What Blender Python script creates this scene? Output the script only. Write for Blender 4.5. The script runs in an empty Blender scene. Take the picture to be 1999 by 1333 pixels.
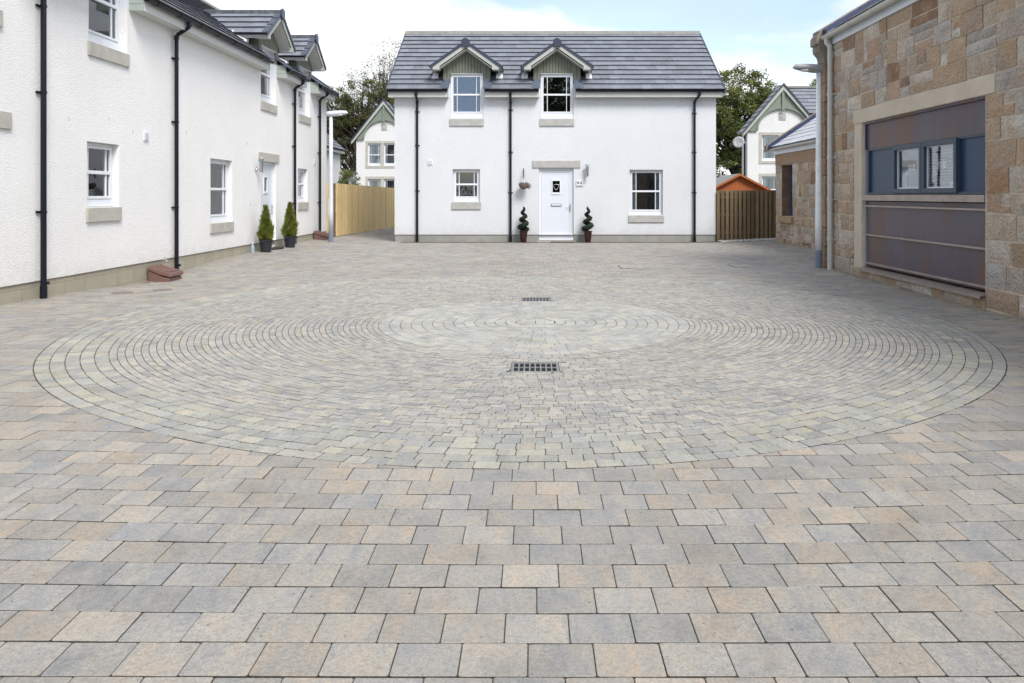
import bpy, bmesh, math, random
import numpy as np
from mathutils import Vector, Matrix
R = math.radians
rnd = random.Random(7)
nrg = np.random.default_rng(11)

# ------------------------------------------------------------------ camera, light, exposure
sc = bpy.context.scene
COL = sc.collection
cam_d = bpy.data.cameras.new('camera')
cam = bpy.data.objects.new('camera', cam_d); COL.objects.link(cam)
cam.location = (0, 0, 1.42); cam.rotation_euler = (R(90), 0, 0)
cam_d.sensor_width = 36; cam_d.lens = 1470/1999*36
cam_d.shift_x = -0.02126; cam_d.shift_y = -0.1428
cam_d.clip_start = 0.05; cam_d.clip_end = 2000
sc.camera = cam

SUN_DIR = Vector((0.36, -0.60, 0.82)).normalized()       # towards the sun
w = bpy.data.worlds.new('World'); sc.world = w; w.use_nodes = True
nt = w.node_tree; nt.nodes.clear()
wo = nt.nodes.new('ShaderNodeOutputWorld'); bg = nt.nodes.new('ShaderNodeBackground')
bg.inputs['Strength'].default_value = 0.13
sky = nt.nodes.new('ShaderNodeTexSky'); sky.sky_type = 'NISHITA'; sky.sun_disc = False
sky.sun_elevation = math.asin(SUN_DIR.z); sky.sun_rotation = math.atan2(SUN_DIR.x, SUN_DIR.y)
sky.dust_density = 1.0
tc = nt.nodes.new('ShaderNodeTexCoord'); mp = nt.nodes.new('ShaderNodeMapping')
mp.inputs['Scale'].default_value = (1.0, 1.0, 3.2); mp.inputs['Location'].default_value = (0.9, 0.4, 0.2)
nz = nt.nodes.new('ShaderNodeTexNoise'); nz.inputs['Scale'].default_value = 2.3; nz.inputs['Detail'].default_value = 8
nz.inputs['Roughness'].default_value = 0.52; nz.inputs['Distortion'].default_value = 0.35
rp = nt.nodes.new('ShaderNodeValToRGB')
rp.color_ramp.elements[0].position = 0.44; rp.color_ramp.elements[0].color = (0.18,)*3+(1,)
rp.color_ramp.elements[1].position = 0.55; rp.color_ramp.elements[1].color = (1,)*3+(1,)
nz2 = nt.nodes.new('ShaderNodeTexNoise'); nz2.inputs['Scale'].default_value = 3.5; nz2.inputs['Detail'].default_value = 5
cr = nt.nodes.new('ShaderNodeValToRGB')
cr.color_ramp.elements[0].position = 0.3; cr.color_ramp.elements[0].color = (3.8, 3.95, 4.1, 1)
cr.color_ramp.elements[1].position = 0.62; cr.color_ramp.elements[1].color = (5.3, 5.4, 5.4, 1)
mx = nt.nodes.new('ShaderNodeMix'); mx.data_type = 'RGBA'
tint = nt.nodes.new('ShaderNodeMix'); tint.data_type = 'RGBA'; tint.blend_type = 'MULTIPLY'; tint.inputs[0].default_value = 1.0; tint.inputs[7].default_value = (1.0, 0.94, 0.95, 1)   # tones down the cyan of the clear sky
L = nt.links
L.new(tc.outputs['Generated'], mp.inputs[0]); L.new(mp.outputs[0], nz.inputs['Vector']); L.new(mp.outputs[0], nz2.inputs['Vector'])
L.new(nz.outputs['Fac'], rp.inputs[0]); L.new(nz2.outputs['Fac'], cr.inputs[0])
L.new(rp.outputs[0], mx.inputs[0]); L.new(sky.outputs[0], tint.inputs[6]); L.new(tint.outputs[2], mx.inputs[6]); L.new(cr.outputs[0], mx.inputs[7])
L.new(mx.outputs[2], bg.inputs[0]); L.new(bg.outputs[0], wo.inputs[0])

sd = bpy.data.lights.new('sun', 'SUN'); sd.energy = 2.05; sd.angle = R(22); sd.color = (1, 0.965, 0.91)
so = bpy.data.objects.new('sun', sd); COL.objects.link(so)
so.rotation_euler = SUN_DIR.to_track_quat('Z', 'Y').to_euler(); so.location = (10, -20, 30)
sc.view_settings.view_transform = 'Standard'; sc.view_settings.look = 'None'
sc.view_settings.gamma = 1; sc.view_settings.use_curve_mapping = False
sc.view_settings.exposure = 1.0

# ------------------------------------------------------------------ helpers
def tag(o, label=None, cat=None, group=None, kind=None):
    if label: o['label'] = label
    if cat: o['category'] = cat
    if group: o['group'] = group
    if kind: o['kind'] = kind
    return o
def empty(name, loc=(0, 0, 0), rz=0.0, label=None, cat=None, group=None):
    o = bpy.data.objects.new(name, None); COL.objects.link(o)
    o.location = loc; o.rotation_euler = (0, 0, rz); o.empty_display_size = 0.2
    return tag(o, label, cat, group)
def copy_tree(o, parent=None):
    c = o.copy(); COL.objects.link(c); c.parent = parent
    for ch in list(o.children): copy_tree(ch, c)
    return c

class MB:
    def __init__(s): s.v = []; s.f = []; s.c = []; s.cur = None
    def add(s, vs, fs):
        b = len(s.v); s.v.extend([tuple(p) for p in vs]); s.f.extend([tuple(i+b for i in f) for f in fs])
        if s.cur is not None or s.c:
            s.c.extend([s.cur or (0.5, 0.5, 0.5)]*len(vs))
        return s
    def hexa(s, p):   # bottom 4 (ccw from above), top 4
        return s.add(p, [(3, 2, 1, 0), (4, 5, 6, 7), (0, 1, 5, 4), (1, 2, 6, 5), (2, 3, 7, 6), (3, 0, 4, 7)])
    def box(s, x0, x1, y0, y1, z0, z1):
        if x0 > x1: x0, x1 = x1, x0
        if y0 > y1: y0, y1 = y1, y0
        if z0 > z1: z0, z1 = z1, z0
        return s.hexa([(x0, y0, z0), (x1, y0, z0), (x1, y1, z0), (x0, y1, z0), (x0, y0, z1), (x1, y0, z1), (x1, y1, z1), (x0, y1, z1)])
    def prism(s, poly, axis, t0, t1):
        n = len(poly)
        def m(a, b, t): return {'y': (a, t, b), 'x': (t, a, b), 'z': (a, b, t)}[axis]
        vs = [m(a, b, t0) for a, b in poly]+[m(a, b, t1) for a, b in poly]
        fs = [tuple(range(n)), tuple(range(2*n-1, n-1, -1))]+[(i, i+n, (i+1) % n+n, (i+1) % n) for i in range(n)]
        return s.add(vs, fs)
    def quad(s, a, b, c, d): return s.add([a, b, c, d], [(0, 1, 2, 3)])
    def tube(s, pts, r, n=8, caps=True):
        pts = [Vector(p) for p in pts]; rs = r if isinstance(r, (list, tuple)) else [r]*len(pts)
        vs = []; prev = None
        for i, p in enumerate(pts):
            if i == 0: t = pts[1]-pts[0]
            elif i == len(pts)-1: t = pts[-1]-pts[-2]
            else: t = (pts[i+1]-p).normalized()+(p-pts[i-1]).normalized()
            t.normalize()
            if prev is None:
                a = Vector((0, 0, 1)) if abs(t.z) < 0.9 else Vector((1, 0, 0))
                u = t.cross(a).normalized()
            else:
                u = (prev-t*prev.dot(t)).normalized()
            prev = u; q = t.cross(u)
            for k in range(n):
                an = 2*math.pi*k/n; vs.append(p+(u*math.cos(an)+q*math.sin(an))*rs[i])
        fs = []
        for i in range(len(pts)-1):
            for k in range(n):
                k2 = (k+1) % n; fs.append((i*n+k, i*n+k2, (i+1)*n+k2, (i+1)*n+k))
        if caps: fs += [tuple(range(n-1, -1, -1)), tuple((len(pts)-1)*n+k for k in range(n))]
        return s.add(vs, fs)
    def lathe(s, prof, cx=0, cy=0, n=20, cap=True):
        vs = [(cx+r*math.cos(2*math.pi*k/n), cy+r*math.sin(2*math.pi*k/n), z) for r, z in prof for k in range(n)]
        fs = [(i*n+k, i*n+(k+1) % n, (i+1)*n+(k+1) % n, (i+1)*n+k) for i in range(len(prof)-1) for k in range(n)]
        if cap: fs += [tuple(range(n-1, -1, -1)), tuple((len(prof)-1)*n+k for k in range(n))]
        return s.add(vs, fs)
    def build(s, name, mat, parent=None, smooth=False, fix=True, bevel=0):
        me = bpy.data.meshes.new(name); me.from_pydata(s.v, [], s.f)
        if s.c:
            s.c.extend([(0.5, 0.5, 0.5)]*(len(s.v)-len(s.c)))
            at = me.color_attributes.new('Col', 'FLOAT_COLOR', 'POINT')
            at.data.foreach_set('color', np.c_[np.array(s.c, dtype=np.float32), np.ones(len(s.c), dtype=np.float32)].ravel())
        if fix:
            bm = bmesh.new(); bm.from_mesh(me); bmesh.ops.recalc_face_normals(bm, faces=bm.faces); bm.to_mesh(me); bm.free()
        if smooth: me.shade_smooth()
        me.materials.append(mat)
        o = bpy.data.objects.new(name, me); COL.objects.link(o)
        if parent: o.parent = parent
        if bevel:
            b = o.modifiers.new('bevel', 'BEVEL'); b.width = bevel; b.segments = 2; b.limit_method = 'ANGLE'
        return o

def mesh_np(name, V, F, mat, col=None, parent=None):
    """V (n,3) F (m,4) numpy"""
    me = bpy.data.meshes.new(name)
    me.vertices.add(len(V)); me.vertices.foreach_set('co', V.astype(np.float32).ravel())
    k = F.shape[1]
    me.loops.add(F.size); me.loops.foreach_set('vertex_index', F.astype(np.int32).ravel())
    me.polygons.add(len(F)); me.polygons.foreach_set('loop_start', np.arange(0, F.size, k, dtype=np.int32))
    me.polygons.foreach_set('loop_total', np.full(len(F), k, dtype=np.int32))
    me.update(calc_edges=True)
    if col is not None:
        at = me.color_attributes.new('Col', 'FLOAT_COLOR', 'POINT')
        at.data.foreach_set('color', np.c_[col, np.ones(len(col))].astype(np.float32).ravel())
    me.materials.append(mat)
    o = bpy.data.objects.new(name, me); COL.objects.link(o)
    if parent: o.parent = parent
    return o

# ------------------------------------------------------------------ materials
MATS = {}
class NG:
    def __init__(s, name):
        s.m = bpy.data.materials.new(name); s.m.use_nodes = True; s.t = s.m.node_tree
        s.b = s.t.nodes['Principled BSDF']; s.out = s.t.nodes['Material Output']
    def n(s, ty, **kw):
        nd = s.t.nodes.new(ty)
        for k, v in kw.items():
            if k in nd.inputs: nd.inputs[k].default_value = v
            else: setattr(nd, k, v)
        return nd
    def l(s, a, b): s.t.links.new(a, b)
    def coord(s, scale=(1, 1, 1), kind='Object'):
        t = s.n('ShaderNodeTexCoord'); m = s.n('ShaderNodeMapping'); m.inputs['Scale'].default_value = scale
        s.l(t.outputs[kind], m.inputs[0]); return m.outputs[0]
    def noise(s, vec, scale, detail=4, rough=0.55, dist=0.0):
        nd = s.n('ShaderNodeTexNoise'); nd.inputs['Scale'].default_value = scale; nd.inputs['Detail'].default_value = detail
        nd.inputs['Roughness'].default_value = rough; nd.inputs['Distortion'].default_value = dist
        s.l(vec, nd.inputs['Vector']); return nd.outputs['Fac']
    def ramp(s, fac, stops):
        r = s.n('ShaderNodeValToRGB'); e = r.color_ramp.elements
        while len(e) < len(stops): e.new(0.5)
        for i, (p, c) in enumerate(stops):
            e[i].position = p; e[i].color = (c, c, c, 1) if isinstance(c, (int, float)) else (*c, 1)
        s.l(fac, r.inputs[0]); return r.outputs[0]
    def mix(s, fac, a, b, mode='MIX'):
        m = s.n('ShaderNodeMix'); m.data_type = 'RGBA'; m.blend_type = mode
        for i, x in ((0, fac), (6, a), (7, b)):
            if isinstance(x, (int, float)): m.inputs[i].default_value = x if i == 0 else (x, x, x, 1)
            elif isinstance(x, tuple): m.inputs[i].default_value = (*x, 1)
            else: s.l(x, m.inputs[i])
        return m.outputs[2]
    def bump(s, h, strength=0.5, dist=0.01, prev=None):
        b = s.n('ShaderNodeBump'); b.inputs['Strength'].default_value = strength; b.inputs['Distance'].default_value = dist
        s.l(h, b.inputs['Height'])
        if prev: s.l(prev, b.inputs['Normal'])
        return b.outputs[0]
def sc3(c, k): return tuple(min(1, x*k) for x in c)
def simple(name, col, rough=0.6, metal=0.0, var=0.15, vs=6.0, bump=0.0, bs=80.0, bd=0.004, spec=None, scale=(1, 1, 1)):
    g = NG(name); v = g.coord(scale)
    n1 = g.noise(v, vs, 6, 0.6)
    c = g.ramp(n1, [(0.3, sc3(col, 1-var)), (0.7, sc3(col, 1+var))])
    g.l(c, g.b.inputs['Base Color']); g.b.inputs['Roughness'].default_value = rough; g.b.inputs['Metallic'].default_value = metal
    if spec is not None: g.b.inputs['Specular IOR Level'].default_value = spec
    if bump: g.l(g.bump(g.noise(v, bs, 4, 0.6), bump, bd), g.b.inputs['Normal'])
    MATS[name] = g.m; return g.m

def harl(name, col):
    g = NG(name); v = g.coord()
    big = g.noise(v, 0.7, 5, 0.6); mid = g.noise(v, 5, 5, 0.6)
    c = g.ramp(big, [(0.3, sc3(col, 0.95)), (0.7, sc3(col, 1.02))])
    st = g.noise(g.coord((3.0, 3.0, 0.22)), 2.2, 6, 0.65)
    c = g.mix(g.ramp(st, [(0.5, 0.0), (0.78, 0.30)]), c, sc3(col, 0.86))
    tz = g.n('ShaderNodeTexCoord'); sz = g.n('ShaderNodeSeparateXYZ'); g.l(tz.outputs['Object'], sz.inputs[0])
    md = g.n('ShaderNodeMath', operation='MULTIPLY_ADD'); g.l(mid, md.inputs[0]); md.inputs[1].default_value = 0.9; g.l(sz.outputs[2], md.inputs[2])
    c = g.mix(g.ramp(md.outputs[0], [(0.62, 0.32), (0.95, 0.0)]), c, (0.50, 0.47, 0.41))
    pt = g.noise(v, 1.1, 7, 0.7, 0.8)
    c = g.mix(g.ramp(pt, [(0.60, 0.0), (0.70, 0.22)]), c, sc3(col, 0.8))
    fine = g.noise(v, 55, 5, 0.7)
    vo = g.n('ShaderNodeTexVoronoi'); vo.inputs['Scale'].default_value = 62; g.l(v, vo.inputs['Vector'])
    h = g.mix(0.5, fine, g.ramp(vo.outputs['Distance'], [(0.0, 1.0), (0.6, 0.0)]))
    c = g.mix(g.ramp(h, [(0.22, 0.35), (0.4, 0.0)]), c, sc3(col, 0.72))
    g.l(c, g.b.inputs['Base Color']); g.b.inputs['Roughness'].default_value = 0.9
    g.l(g.bump(h, 0.9, 0.012), g.b.inputs['Normal']); return g.m
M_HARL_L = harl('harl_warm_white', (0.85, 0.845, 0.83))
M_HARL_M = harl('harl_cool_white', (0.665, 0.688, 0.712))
M_HARL_FAR = harl('harl_far_white', (0.72, 0.72, 0.715))

def block(name, col):
    g = NG(name); tcn = g.n('ShaderNodeTexCoord'); sp = g.n('ShaderNodeSeparateXYZ'); g.l(tcn.outputs['Object'], sp.inputs[0])
    cb = g.n('ShaderNodeCombineXYZ'); ad = g.n('ShaderNodeMath', operation='ADD'); g.l(sp.outputs[0], ad.inputs[0]); g.l(sp.outputs[1], ad.inputs[1])
    g.l(ad.outputs[0], cb.inputs[0]); g.l(sp.outputs[2], cb.inputs[1])
    br = g.n('ShaderNodeTexBrick'); g.l(cb.outputs[0], br.inputs['Vector'])
    br.inputs['Scale'].default_value = 1.0; br.inputs['Brick Width'].default_value = 0.45; br.inputs['Row Height'].default_value = 0.215
    br.inputs['Mortar Size'].default_value = 0.006; br.inputs['Color1'].default_value = (*sc3(col, 0.93), 1)
    br.inputs['Color2'].default_value = (*sc3(col, 1.06), 1); br.inputs['Mortar'].default_value = (*sc3(col, 0.72), 1)
    v = g.coord(); n = g.noise(v, 3, 6, 0.65)
    c = g.mix(g.ramp(n, [(0.4, 0.0), (0.75, 0.5)]), br.outputs[0], sc3(col, 0.68))
    g.l(c, g.b.inputs['Base Color']); g.b.inputs['Roughness'].default_value = 0.92
    g.l(g.bump(g.noise(v, 120, 4, 0.7), 0.5, 0.004), g.b.inputs['Normal']); return g.m
M_BASE_L = block('tan_blockwork', (0.36, 0.33, 0.255))
M_BASE_M = block('grey_blockwork', (0.30, 0.295, 0.275))
M_CAST = simple('cast_stone', (0.38, 0.375, 0.355), 0.9, var=0.13, vs=5, bump=0.4, bs=150, bd=0.003)
M_CAST_L = simple('cast_stone_warm', (0.42, 0.405, 0.36), 0.9, var=0.13, vs=5, bump=0.4, bs=150, bd=0.003)
M_UPVC = simple('white_upvc', (0.70, 0.725, 0.765), 0.28, var=0.02)
M_DOOR = simple('white_door', (0.62, 0.66, 0.72), 0.35, var=0.02)
M_FASCIA = simple('cream_fascia', (0.55, 0.56, 0.535), 0.45, var=0.03)
M_BARGE = simple('pale_grey_barge', (0.40, 0.415, 0.38), 0.5, var=0.04)
M_GREEN = simple('sage_cladding', (0.145, 0.162, 0.122), 0.6, var=0.08, vs=10)
M_BLACK = simple('black_plastic', (0.006, 0.007, 0.014), 0.38, var=0.1, spec=0.3)
M_NAVY = simple('verge_cap', (0.030, 0.038, 0.062), 0.35, var=0.12)
M_LEAD = simple('lead', (0.12, 0.14, 0.185), 0.4, metal=0.3, var=0.3, vs=8)
M_WHITELEAD = simple('bright_lead', (0.62, 0.63, 0.65), 0.5, var=0.1)
M_STEEL = simple('stainless', (0.55, 0.55, 0.55), 0.28, metal=1.0, var=0.05)
M_IRON = simple('grate_iron', (0.22, 0.22, 0.22), 0.5, metal=0.35, var=0.2, vs=30)
M_IRONDK = simple('dark_iron', (0.09, 0.065, 0.05), 0.7, metal=0.2, var=0.4, vs=20, bump=0.5, bs=120)
M_DARK = simple('void', (0.006, 0.006, 0.007), 0.9, var=0.0)
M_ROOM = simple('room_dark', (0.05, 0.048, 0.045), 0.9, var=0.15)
M_ROOMPALE = simple('room_pale', (0.15, 0.15, 0.145), 0.9, var=0.05)
M_BLIND = simple('blue_blind', (0.26, 0.46, 0.78), 0.8, var=0.05)
M_FROST = simple('frosted_grey', (0.045, 0.055, 0.06), 0.6, var=0.12, vs=2)
M_FROSTW = simple('frosted_pale', (0.42, 0.45, 0.46), 0.6, var=0.3, vs=1.5)
M_CURT = simple('curtain', (0.72, 0.76, 0.79), 0.9, var=0.15, vs=14, scale=(1, 1, 0.05))
M_CREAMPIPE = simple('cream_pipe', (0.50, 0.50, 0.455), 0.4, var=0.05)
M_GALV = simple('galvanised', (0.80, 0.81, 0.83), 0.33, metal=0.0, var=0.10, vs=9)
M_LAMPHEAD = simple('lamp_head_grey', (0.33, 0.345, 0.35), 0.5, var=0.05)
M_LAMPWHITE = simple('lamp_white', (0.62, 0.65, 0.70), 0.4, var=0.04)
M_LAMPBASE = simple('lamp_base_blue', (0.16, 0.20, 0.26), 0.5, var=0.08)
M_POT_DK = simple('dark_pot', (0.018, 0.02, 0.028), 0.35, var=0.2)
M_POT_RED = simple('oxblood_pot', (0.032, 0.007, 0.006), 0.35, var=0.25)
M_SOIL = simple('soil', (0.04, 0.028, 0.02), 1.0, var=0.4, vs=40)
M_BROWNBOX = simple('brown_plastic', (0.155, 0.085, 0.07), 0.55, var=0.12, vs=10)
M_MAT = simple('coir', (0.17, 0.13, 0.10), 1.0, var=0.3, vs=60, bump=0.6, bs=200)
M_RUBBER = simple('rubber_mat', (0.02, 0.02, 0.024), 0.8, var=0.3, vs=60)
M_BOTTLE = simple('blue_plastic', (0.30, 0.38, 0.45), 0.3, var=0.15)
M_BARK = simple('bark', (0.055, 0.042, 0.032), 0.95, var=0.35, vs=20, bump=0.8, bs=30, bd=0.02)
M_CORTEN_RAIL = simple('corten_rail', (0.33, 0.275, 0.245), 0.4, metal=0.35, var=0.2, vs=6)
M_WINBLUE = simple('blue_grey_metal', (0.040, 0.062, 0.09), 0.4, var=0.06, spec=0.35)
M_PANELBLUE = simple('blue_panel', (0.020, 0.048, 0.10), 0.3, var=0.05, vs=1.0, spec=0.3)
M_SHED = simple('orange_stain', (0.36, 0.095, 0.022), 0.6, var=0.14, vs=9, scale=(1, 1, 6))
M_FELT = simple('shed_felt', (0.22, 0.23, 0.22), 0.95, var=0.12, bump=0.3)
M_PAPER = simple('picture', (0.40, 0.33, 0.12), 0.6, var=0.3, vs=20)
M_PETAL = simple('orchid_white', (0.85, 0.85, 0.80), 0.6, var=0.03)
M_STEM = simple('orchid_stem', (0.10, 0.16, 0.05), 0.6)
M_SLATBL = simple('blind_slat', (0.36, 0.35, 0.33), 0.6, var=0.05)
M_PEBBLE = simple('pebble', (0.42, 0.41, 0.38), 0.85, var=0.5, vs=14)
M_GRAVEL = simple('tan_gravel', (0.36, 0.31, 0.24), 0.9, var=0.3, vs=20)
M_LITTER = simple('dead_leaf', (0.17, 0.095, 0.055), 0.8, var=0.4, vs=8)
M_PLAQUE = simple('plaque_glass', (0.62, 0.67, 0.70), 0.12, var=0.05)
M_INK = simple('ink', (0.02, 0.05, 0.09), 0.5)
M_GRASS = simple('grass', (0.06, 0.085, 0.03), 0.95, var=0.35, vs=1.5, bump=0.5, bs=25)
M_CEMENT = simple('cement', (0.52, 0.45, 0.36), 0.95, var=0.10, vs=3, bump=0.5, bs=60)
M_COPE = simple('coping_stone', (0.22, 0.185, 0.15), 0.95, var=0.35, vs=6, bump=0.7, bs=40, bd=0.01)
M_DRESS = simple('dressed_stone', (0.35, 0.235, 0.14), 0.95, var=0.22, vs=3, bump=0.5, bs=50, bd=0.006)
M_REVEAL = simple('reveal_stone', (0.16, 0.105, 0.07), 0.9, var=0.3, vs=4)
M_COVER = simple('worn_cover', (0.17, 0.14, 0.115), 0.8, var=0.4, vs=15)
M_TICK = simple('weep_grey', (0.45, 0.44, 0.43), 0.9)
M_FOLD = simple('bulb_glass', (0.75, 0.77, 0.8), 0.1, var=0.02)

def glass_mat(name, tint=(0.86, 0.9, 0.9), k=1.0):
    g = NG(name); t = g.t; t.nodes.remove(g.b)
    gl = g.n('ShaderNodeBsdfGlossy'); gl.inputs['Roughness'].default_value = 0.0; gl.inputs['Color'].default_value = (0.95, 0.97, 1, 1)
    tr = g.n('ShaderNodeBsdfTransparent'); tr.inputs['Color'].default_value = (*tint, 1)
    fr = g.n('ShaderNodeFresnel'); fr.inputs['IOR'].default_value = 1.55
    wv = g.noise(g.coord(), 1.3, 1, 0.3); g.l(g.bump(wv, 0.12, 0.01), gl.inputs['Normal'])
    mu = g.n('ShaderNodeMath', operation='MULTIPLY'); mu.inputs[1].default_value = 1.4*k; mu.use_clamp = True; g.l(fr.outputs[0], mu.inputs[0])
    ms = g.n('ShaderNodeMixShader'); g.l(mu.outputs[0], ms.inputs[0]); g.l(tr.outputs[0], ms.inputs[1]); g.l(gl.outputs[0], ms.inputs[2])
    g.l(ms.outputs[0], g.out.inputs[0]); return g.m
M_GLASS = glass_mat('window_glass')
M_GLASS_STEEL = glass_mat('office_glass', (0.93, 0.95, 0.97), 0.42)

def roof_mat(name, col, rough=0.5, var=0.28, spec=0.5):
    g = NG(name); at = g.n('ShaderNodeAttribute'); at.attribute_name = 'Col'
    sp = g.n('ShaderNodeSeparateColor'); g.l(at.outputs['Color'], sp.inputs[0])
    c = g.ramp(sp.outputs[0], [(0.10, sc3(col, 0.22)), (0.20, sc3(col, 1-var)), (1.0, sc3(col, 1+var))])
    v = g.coord(); n = g.noise(v, 9, 6, 0.65)
    c = g.mix(g.ramp(n, [(0.45, 0.0), (0.8, 0.45)]), c, sc3(col, 1.6))
    g.l(c, g.b.inputs['Base Color']); g.b.inputs['Roughness'].default_value = rough; g.b.inputs['Specular IOR Level'].default_value = spec
    g.l(g.bump(g.noise(v, 60, 4, 0.6), 0.3, 0.004), g.b.inputs['Normal']); return g.m
M_TILE = roof_mat('roof_tile', (0.150, 0.162, 0.190), 0.48, 0.2)
M_SLATE = roof_mat('roof_slate', (0.42, 0.43, 0.45), 0.42, 0.15)
M_RIDGE = simple('ridge_tile', (0.20, 0.195, 0.18), 0.7, var=0.2)

def stone_mat(name='sandstone'):
    g = NG(name); at = g.n('ShaderNodeAttribute'); at.attribute_name = 'Col'
    tcn = g.n('ShaderNodeTexCoord'); ad = g.n('ShaderNodeVectorMath', operation='MULTIPLY_ADD')
    g.l(at.outputs['Color'], ad.inputs[0]); ad.inputs[1].default_value = (37, 21, 53); g.l(tcn.outputs['Object'], ad.inputs[2])
    v = ad.outputs[0]
    n1 = g.noise(v, 3.5, 8, 0.68, 0.4)
    c = g.mix(g.ramp(n1, [(0.42, 0.0), (0.66, 0.6)]), at.outputs['Color'], (0.44, 0.265, 0.15), 'MIX')
    n4 = g.noise(v, 2.0, 6, 0.6)
    c = g.mix(g.ramp(n4, [(0.48, 0.0), (0.7, 0.6)]), c, (0.33, 0.30, 0.27))
    wt = g.noise(g.coord((1.6, 1.6, 0.5)), 0.9, 6, 0.65)
    c = g.mix(g.ramp(wt, [(0.5, 0.0), (0.75, 0.35)]), c, (0.20, 0.17, 0.14))
    n2 = g.noise(v, 28, 6, 0.75)
    c = g.mix(g.ramp(n2, [(0.36, 0.4), (0.54, 0.0)]), c, (0.18, 0.14, 0.11))
    n3 = g.noise(v, 7, 5, 0.6)
    c = g.mix(g.ramp(n3, [(0.55, 0.0), (0.8, 0.5)]), c, (0.60, 0.53, 0.44))
    g.l(c, g.b.inputs['Base Color']); g.b.inputs['Roughness'].default_value = 0.93
    pk = g.n('ShaderNodeTexVoronoi'); pk.inputs['Scale'].default_value = 26; g.l(v, pk.inputs['Vector'])
    b = g.bump(g.mix(0.5, n2, pk.outputs['Distance']), 1.0, 0.04)
    b = g.bump(g.noise(v, 90, 3, 0.7), 0.7, 0.006, b)
    g.l(b, g.b.inputs['Normal']); return g.m
M_STONE = stone_mat()
M_MORTAR = simple('lime_mortar', (0.58, 0.50, 0.41), 0.95, var=0.15, vs=6, bump=0.5, bs=90)

def corten():
    g = NG('corten_sheet'); v = g.coord((1, 1, 0.35))
    n = g.noise(v, 1.7, 8, 0.62, 0.6); m = g.noise(g.coord((7, 7, 0.25)), 2.0, 6, 0.6)
    c = g.ramp(n, [(0.28, (0.066, 0.060, 0.098)), (0.50, (0.080, 0.060, 0.076)), (0.60, (0.125, 0.068, 0.046)), (0.76, (0.20, 0.080, 0.028))])
    c = g.mix(g.ramp(m, [(0.50, 0.0), (0.75, 0.5)]), c, (0.15, 0.068, 0.038))
    gl_ = g.noise(g.coord((5, 5, 0.3)), 1.4, 5, 0.6)
    c = g.mix(g.ramp(gl_, [(0.45, 0.0), (0.7, 0.5)]), c, (0.085, 0.083, 0.130))
    g.l(c, g.b.inputs['Base Color']); g.l(g.ramp(n, [(0.3, 0.26), (0.7, 0.5)]), g.b.inputs['Roughness'])
    g.b.inputs['Metallic'].default_value = 0.0; g.b.inputs['Specular IOR Level'].default_value = 0.42
    g.l(g.bump(g.noise(v, 4, 3, 0.5), 0.08, 0.01), g.b.inputs['Normal']); return g.m
M_CORTEN = corten()

def wood_mat(name, a, b):
    g = NG(name); at = g.n('ShaderNodeAttribute'); at.attribute_name = 'Col'
    sp = g.n('ShaderNodeSeparateColor'); g.l(at.outputs['Color'], sp.inputs[0])
    c = g.ramp(sp.outputs[0], [(0.0, a), (1.0, b)])
    v = g.coord((12, 12, 0.9)); n = g.noise(v, 3.0, 8, 0.65, 0.8)
    c = g.mix(g.ramp(n, [(0.42, 0.0), (0.62, 0.5)]), c, sc3(a, 0.55))
    kn = g.n('ShaderNodeTexVoronoi'); kn.inputs['Scale'].default_value = 4.2; g.l(g.coord((1, 1, 0.8)), kn.inputs['Vector'])
    c = g.mix(g.ramp(kn.outputs['Distance'], [(0.04, 0.85), (0.10, 0.0)]), c, sc3(a, 0.25))
    g.l(c, g.b.inputs['Base Color']); g.b.inputs['Roughness'].default_value = 0.8
    g.l(g.bump(n, 0.3, 0.004), g.b.inputs['Normal']); return g.m
M_PINE = wood_mat('new_pine', (0.60, 0.43, 0.19), (0.80, 0.62, 0.34))
M_OLDPINE = wood_mat('weathered_pine', (0.13, 0.088, 0.042), (0.22, 0.16, 0.09))

def leaf_mat(name, a, b, c2):
    g = NG(name); at = g.n('ShaderNodeAttribute'); at.attribute_name = 'Col'
    sp = g.n('ShaderNodeSeparateColor'); g.l(at.outputs['Color'], sp.inputs[0])
    c = g.ramp(sp.outputs[0], [(0.0, a), (0.6, b), (1.0, c2)])
    g.l(c, g.b.inputs['Base Color']); g.b.inputs['Roughness'].default_value = 0.6
    tl = g.n('ShaderNodeBsdfTranslucent'); g.l(c, tl.inputs[0])
    ms = g.n('ShaderNodeMixShader'); ms.inputs[0].default_value = 0.28
    g.l(g.b.outputs[0], ms.inputs[1]); g.l(tl.outputs[0], ms.inputs[2]); g.l(ms.outputs[0], g.out.inputs[0]); return g.m
M_LEAF_A = leaf_mat('leaf_olive', (0.034, 0.042, 0.015), (0.082, 0.095, 0.028), (0.22, 0.19, 0.045))
M_LEAF_B = leaf_mat('leaf_green', (0.045, 0.068, 0.018), (0.12, 0.155, 0.036), (0.33, 0.28, 0.06))
M_LEAF_LIME = leaf_mat('leaf_lime', (0.045, 0.065, 0.010), (0.13, 0.165, 0.02), (0.30, 0.31, 0.05))
M_LEAF_TOPI = leaf_mat('leaf_box', (0.008, 0.017, 0.010), (0.018, 0.034, 0.018), (0.035, 0.055, 0.028))

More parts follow.
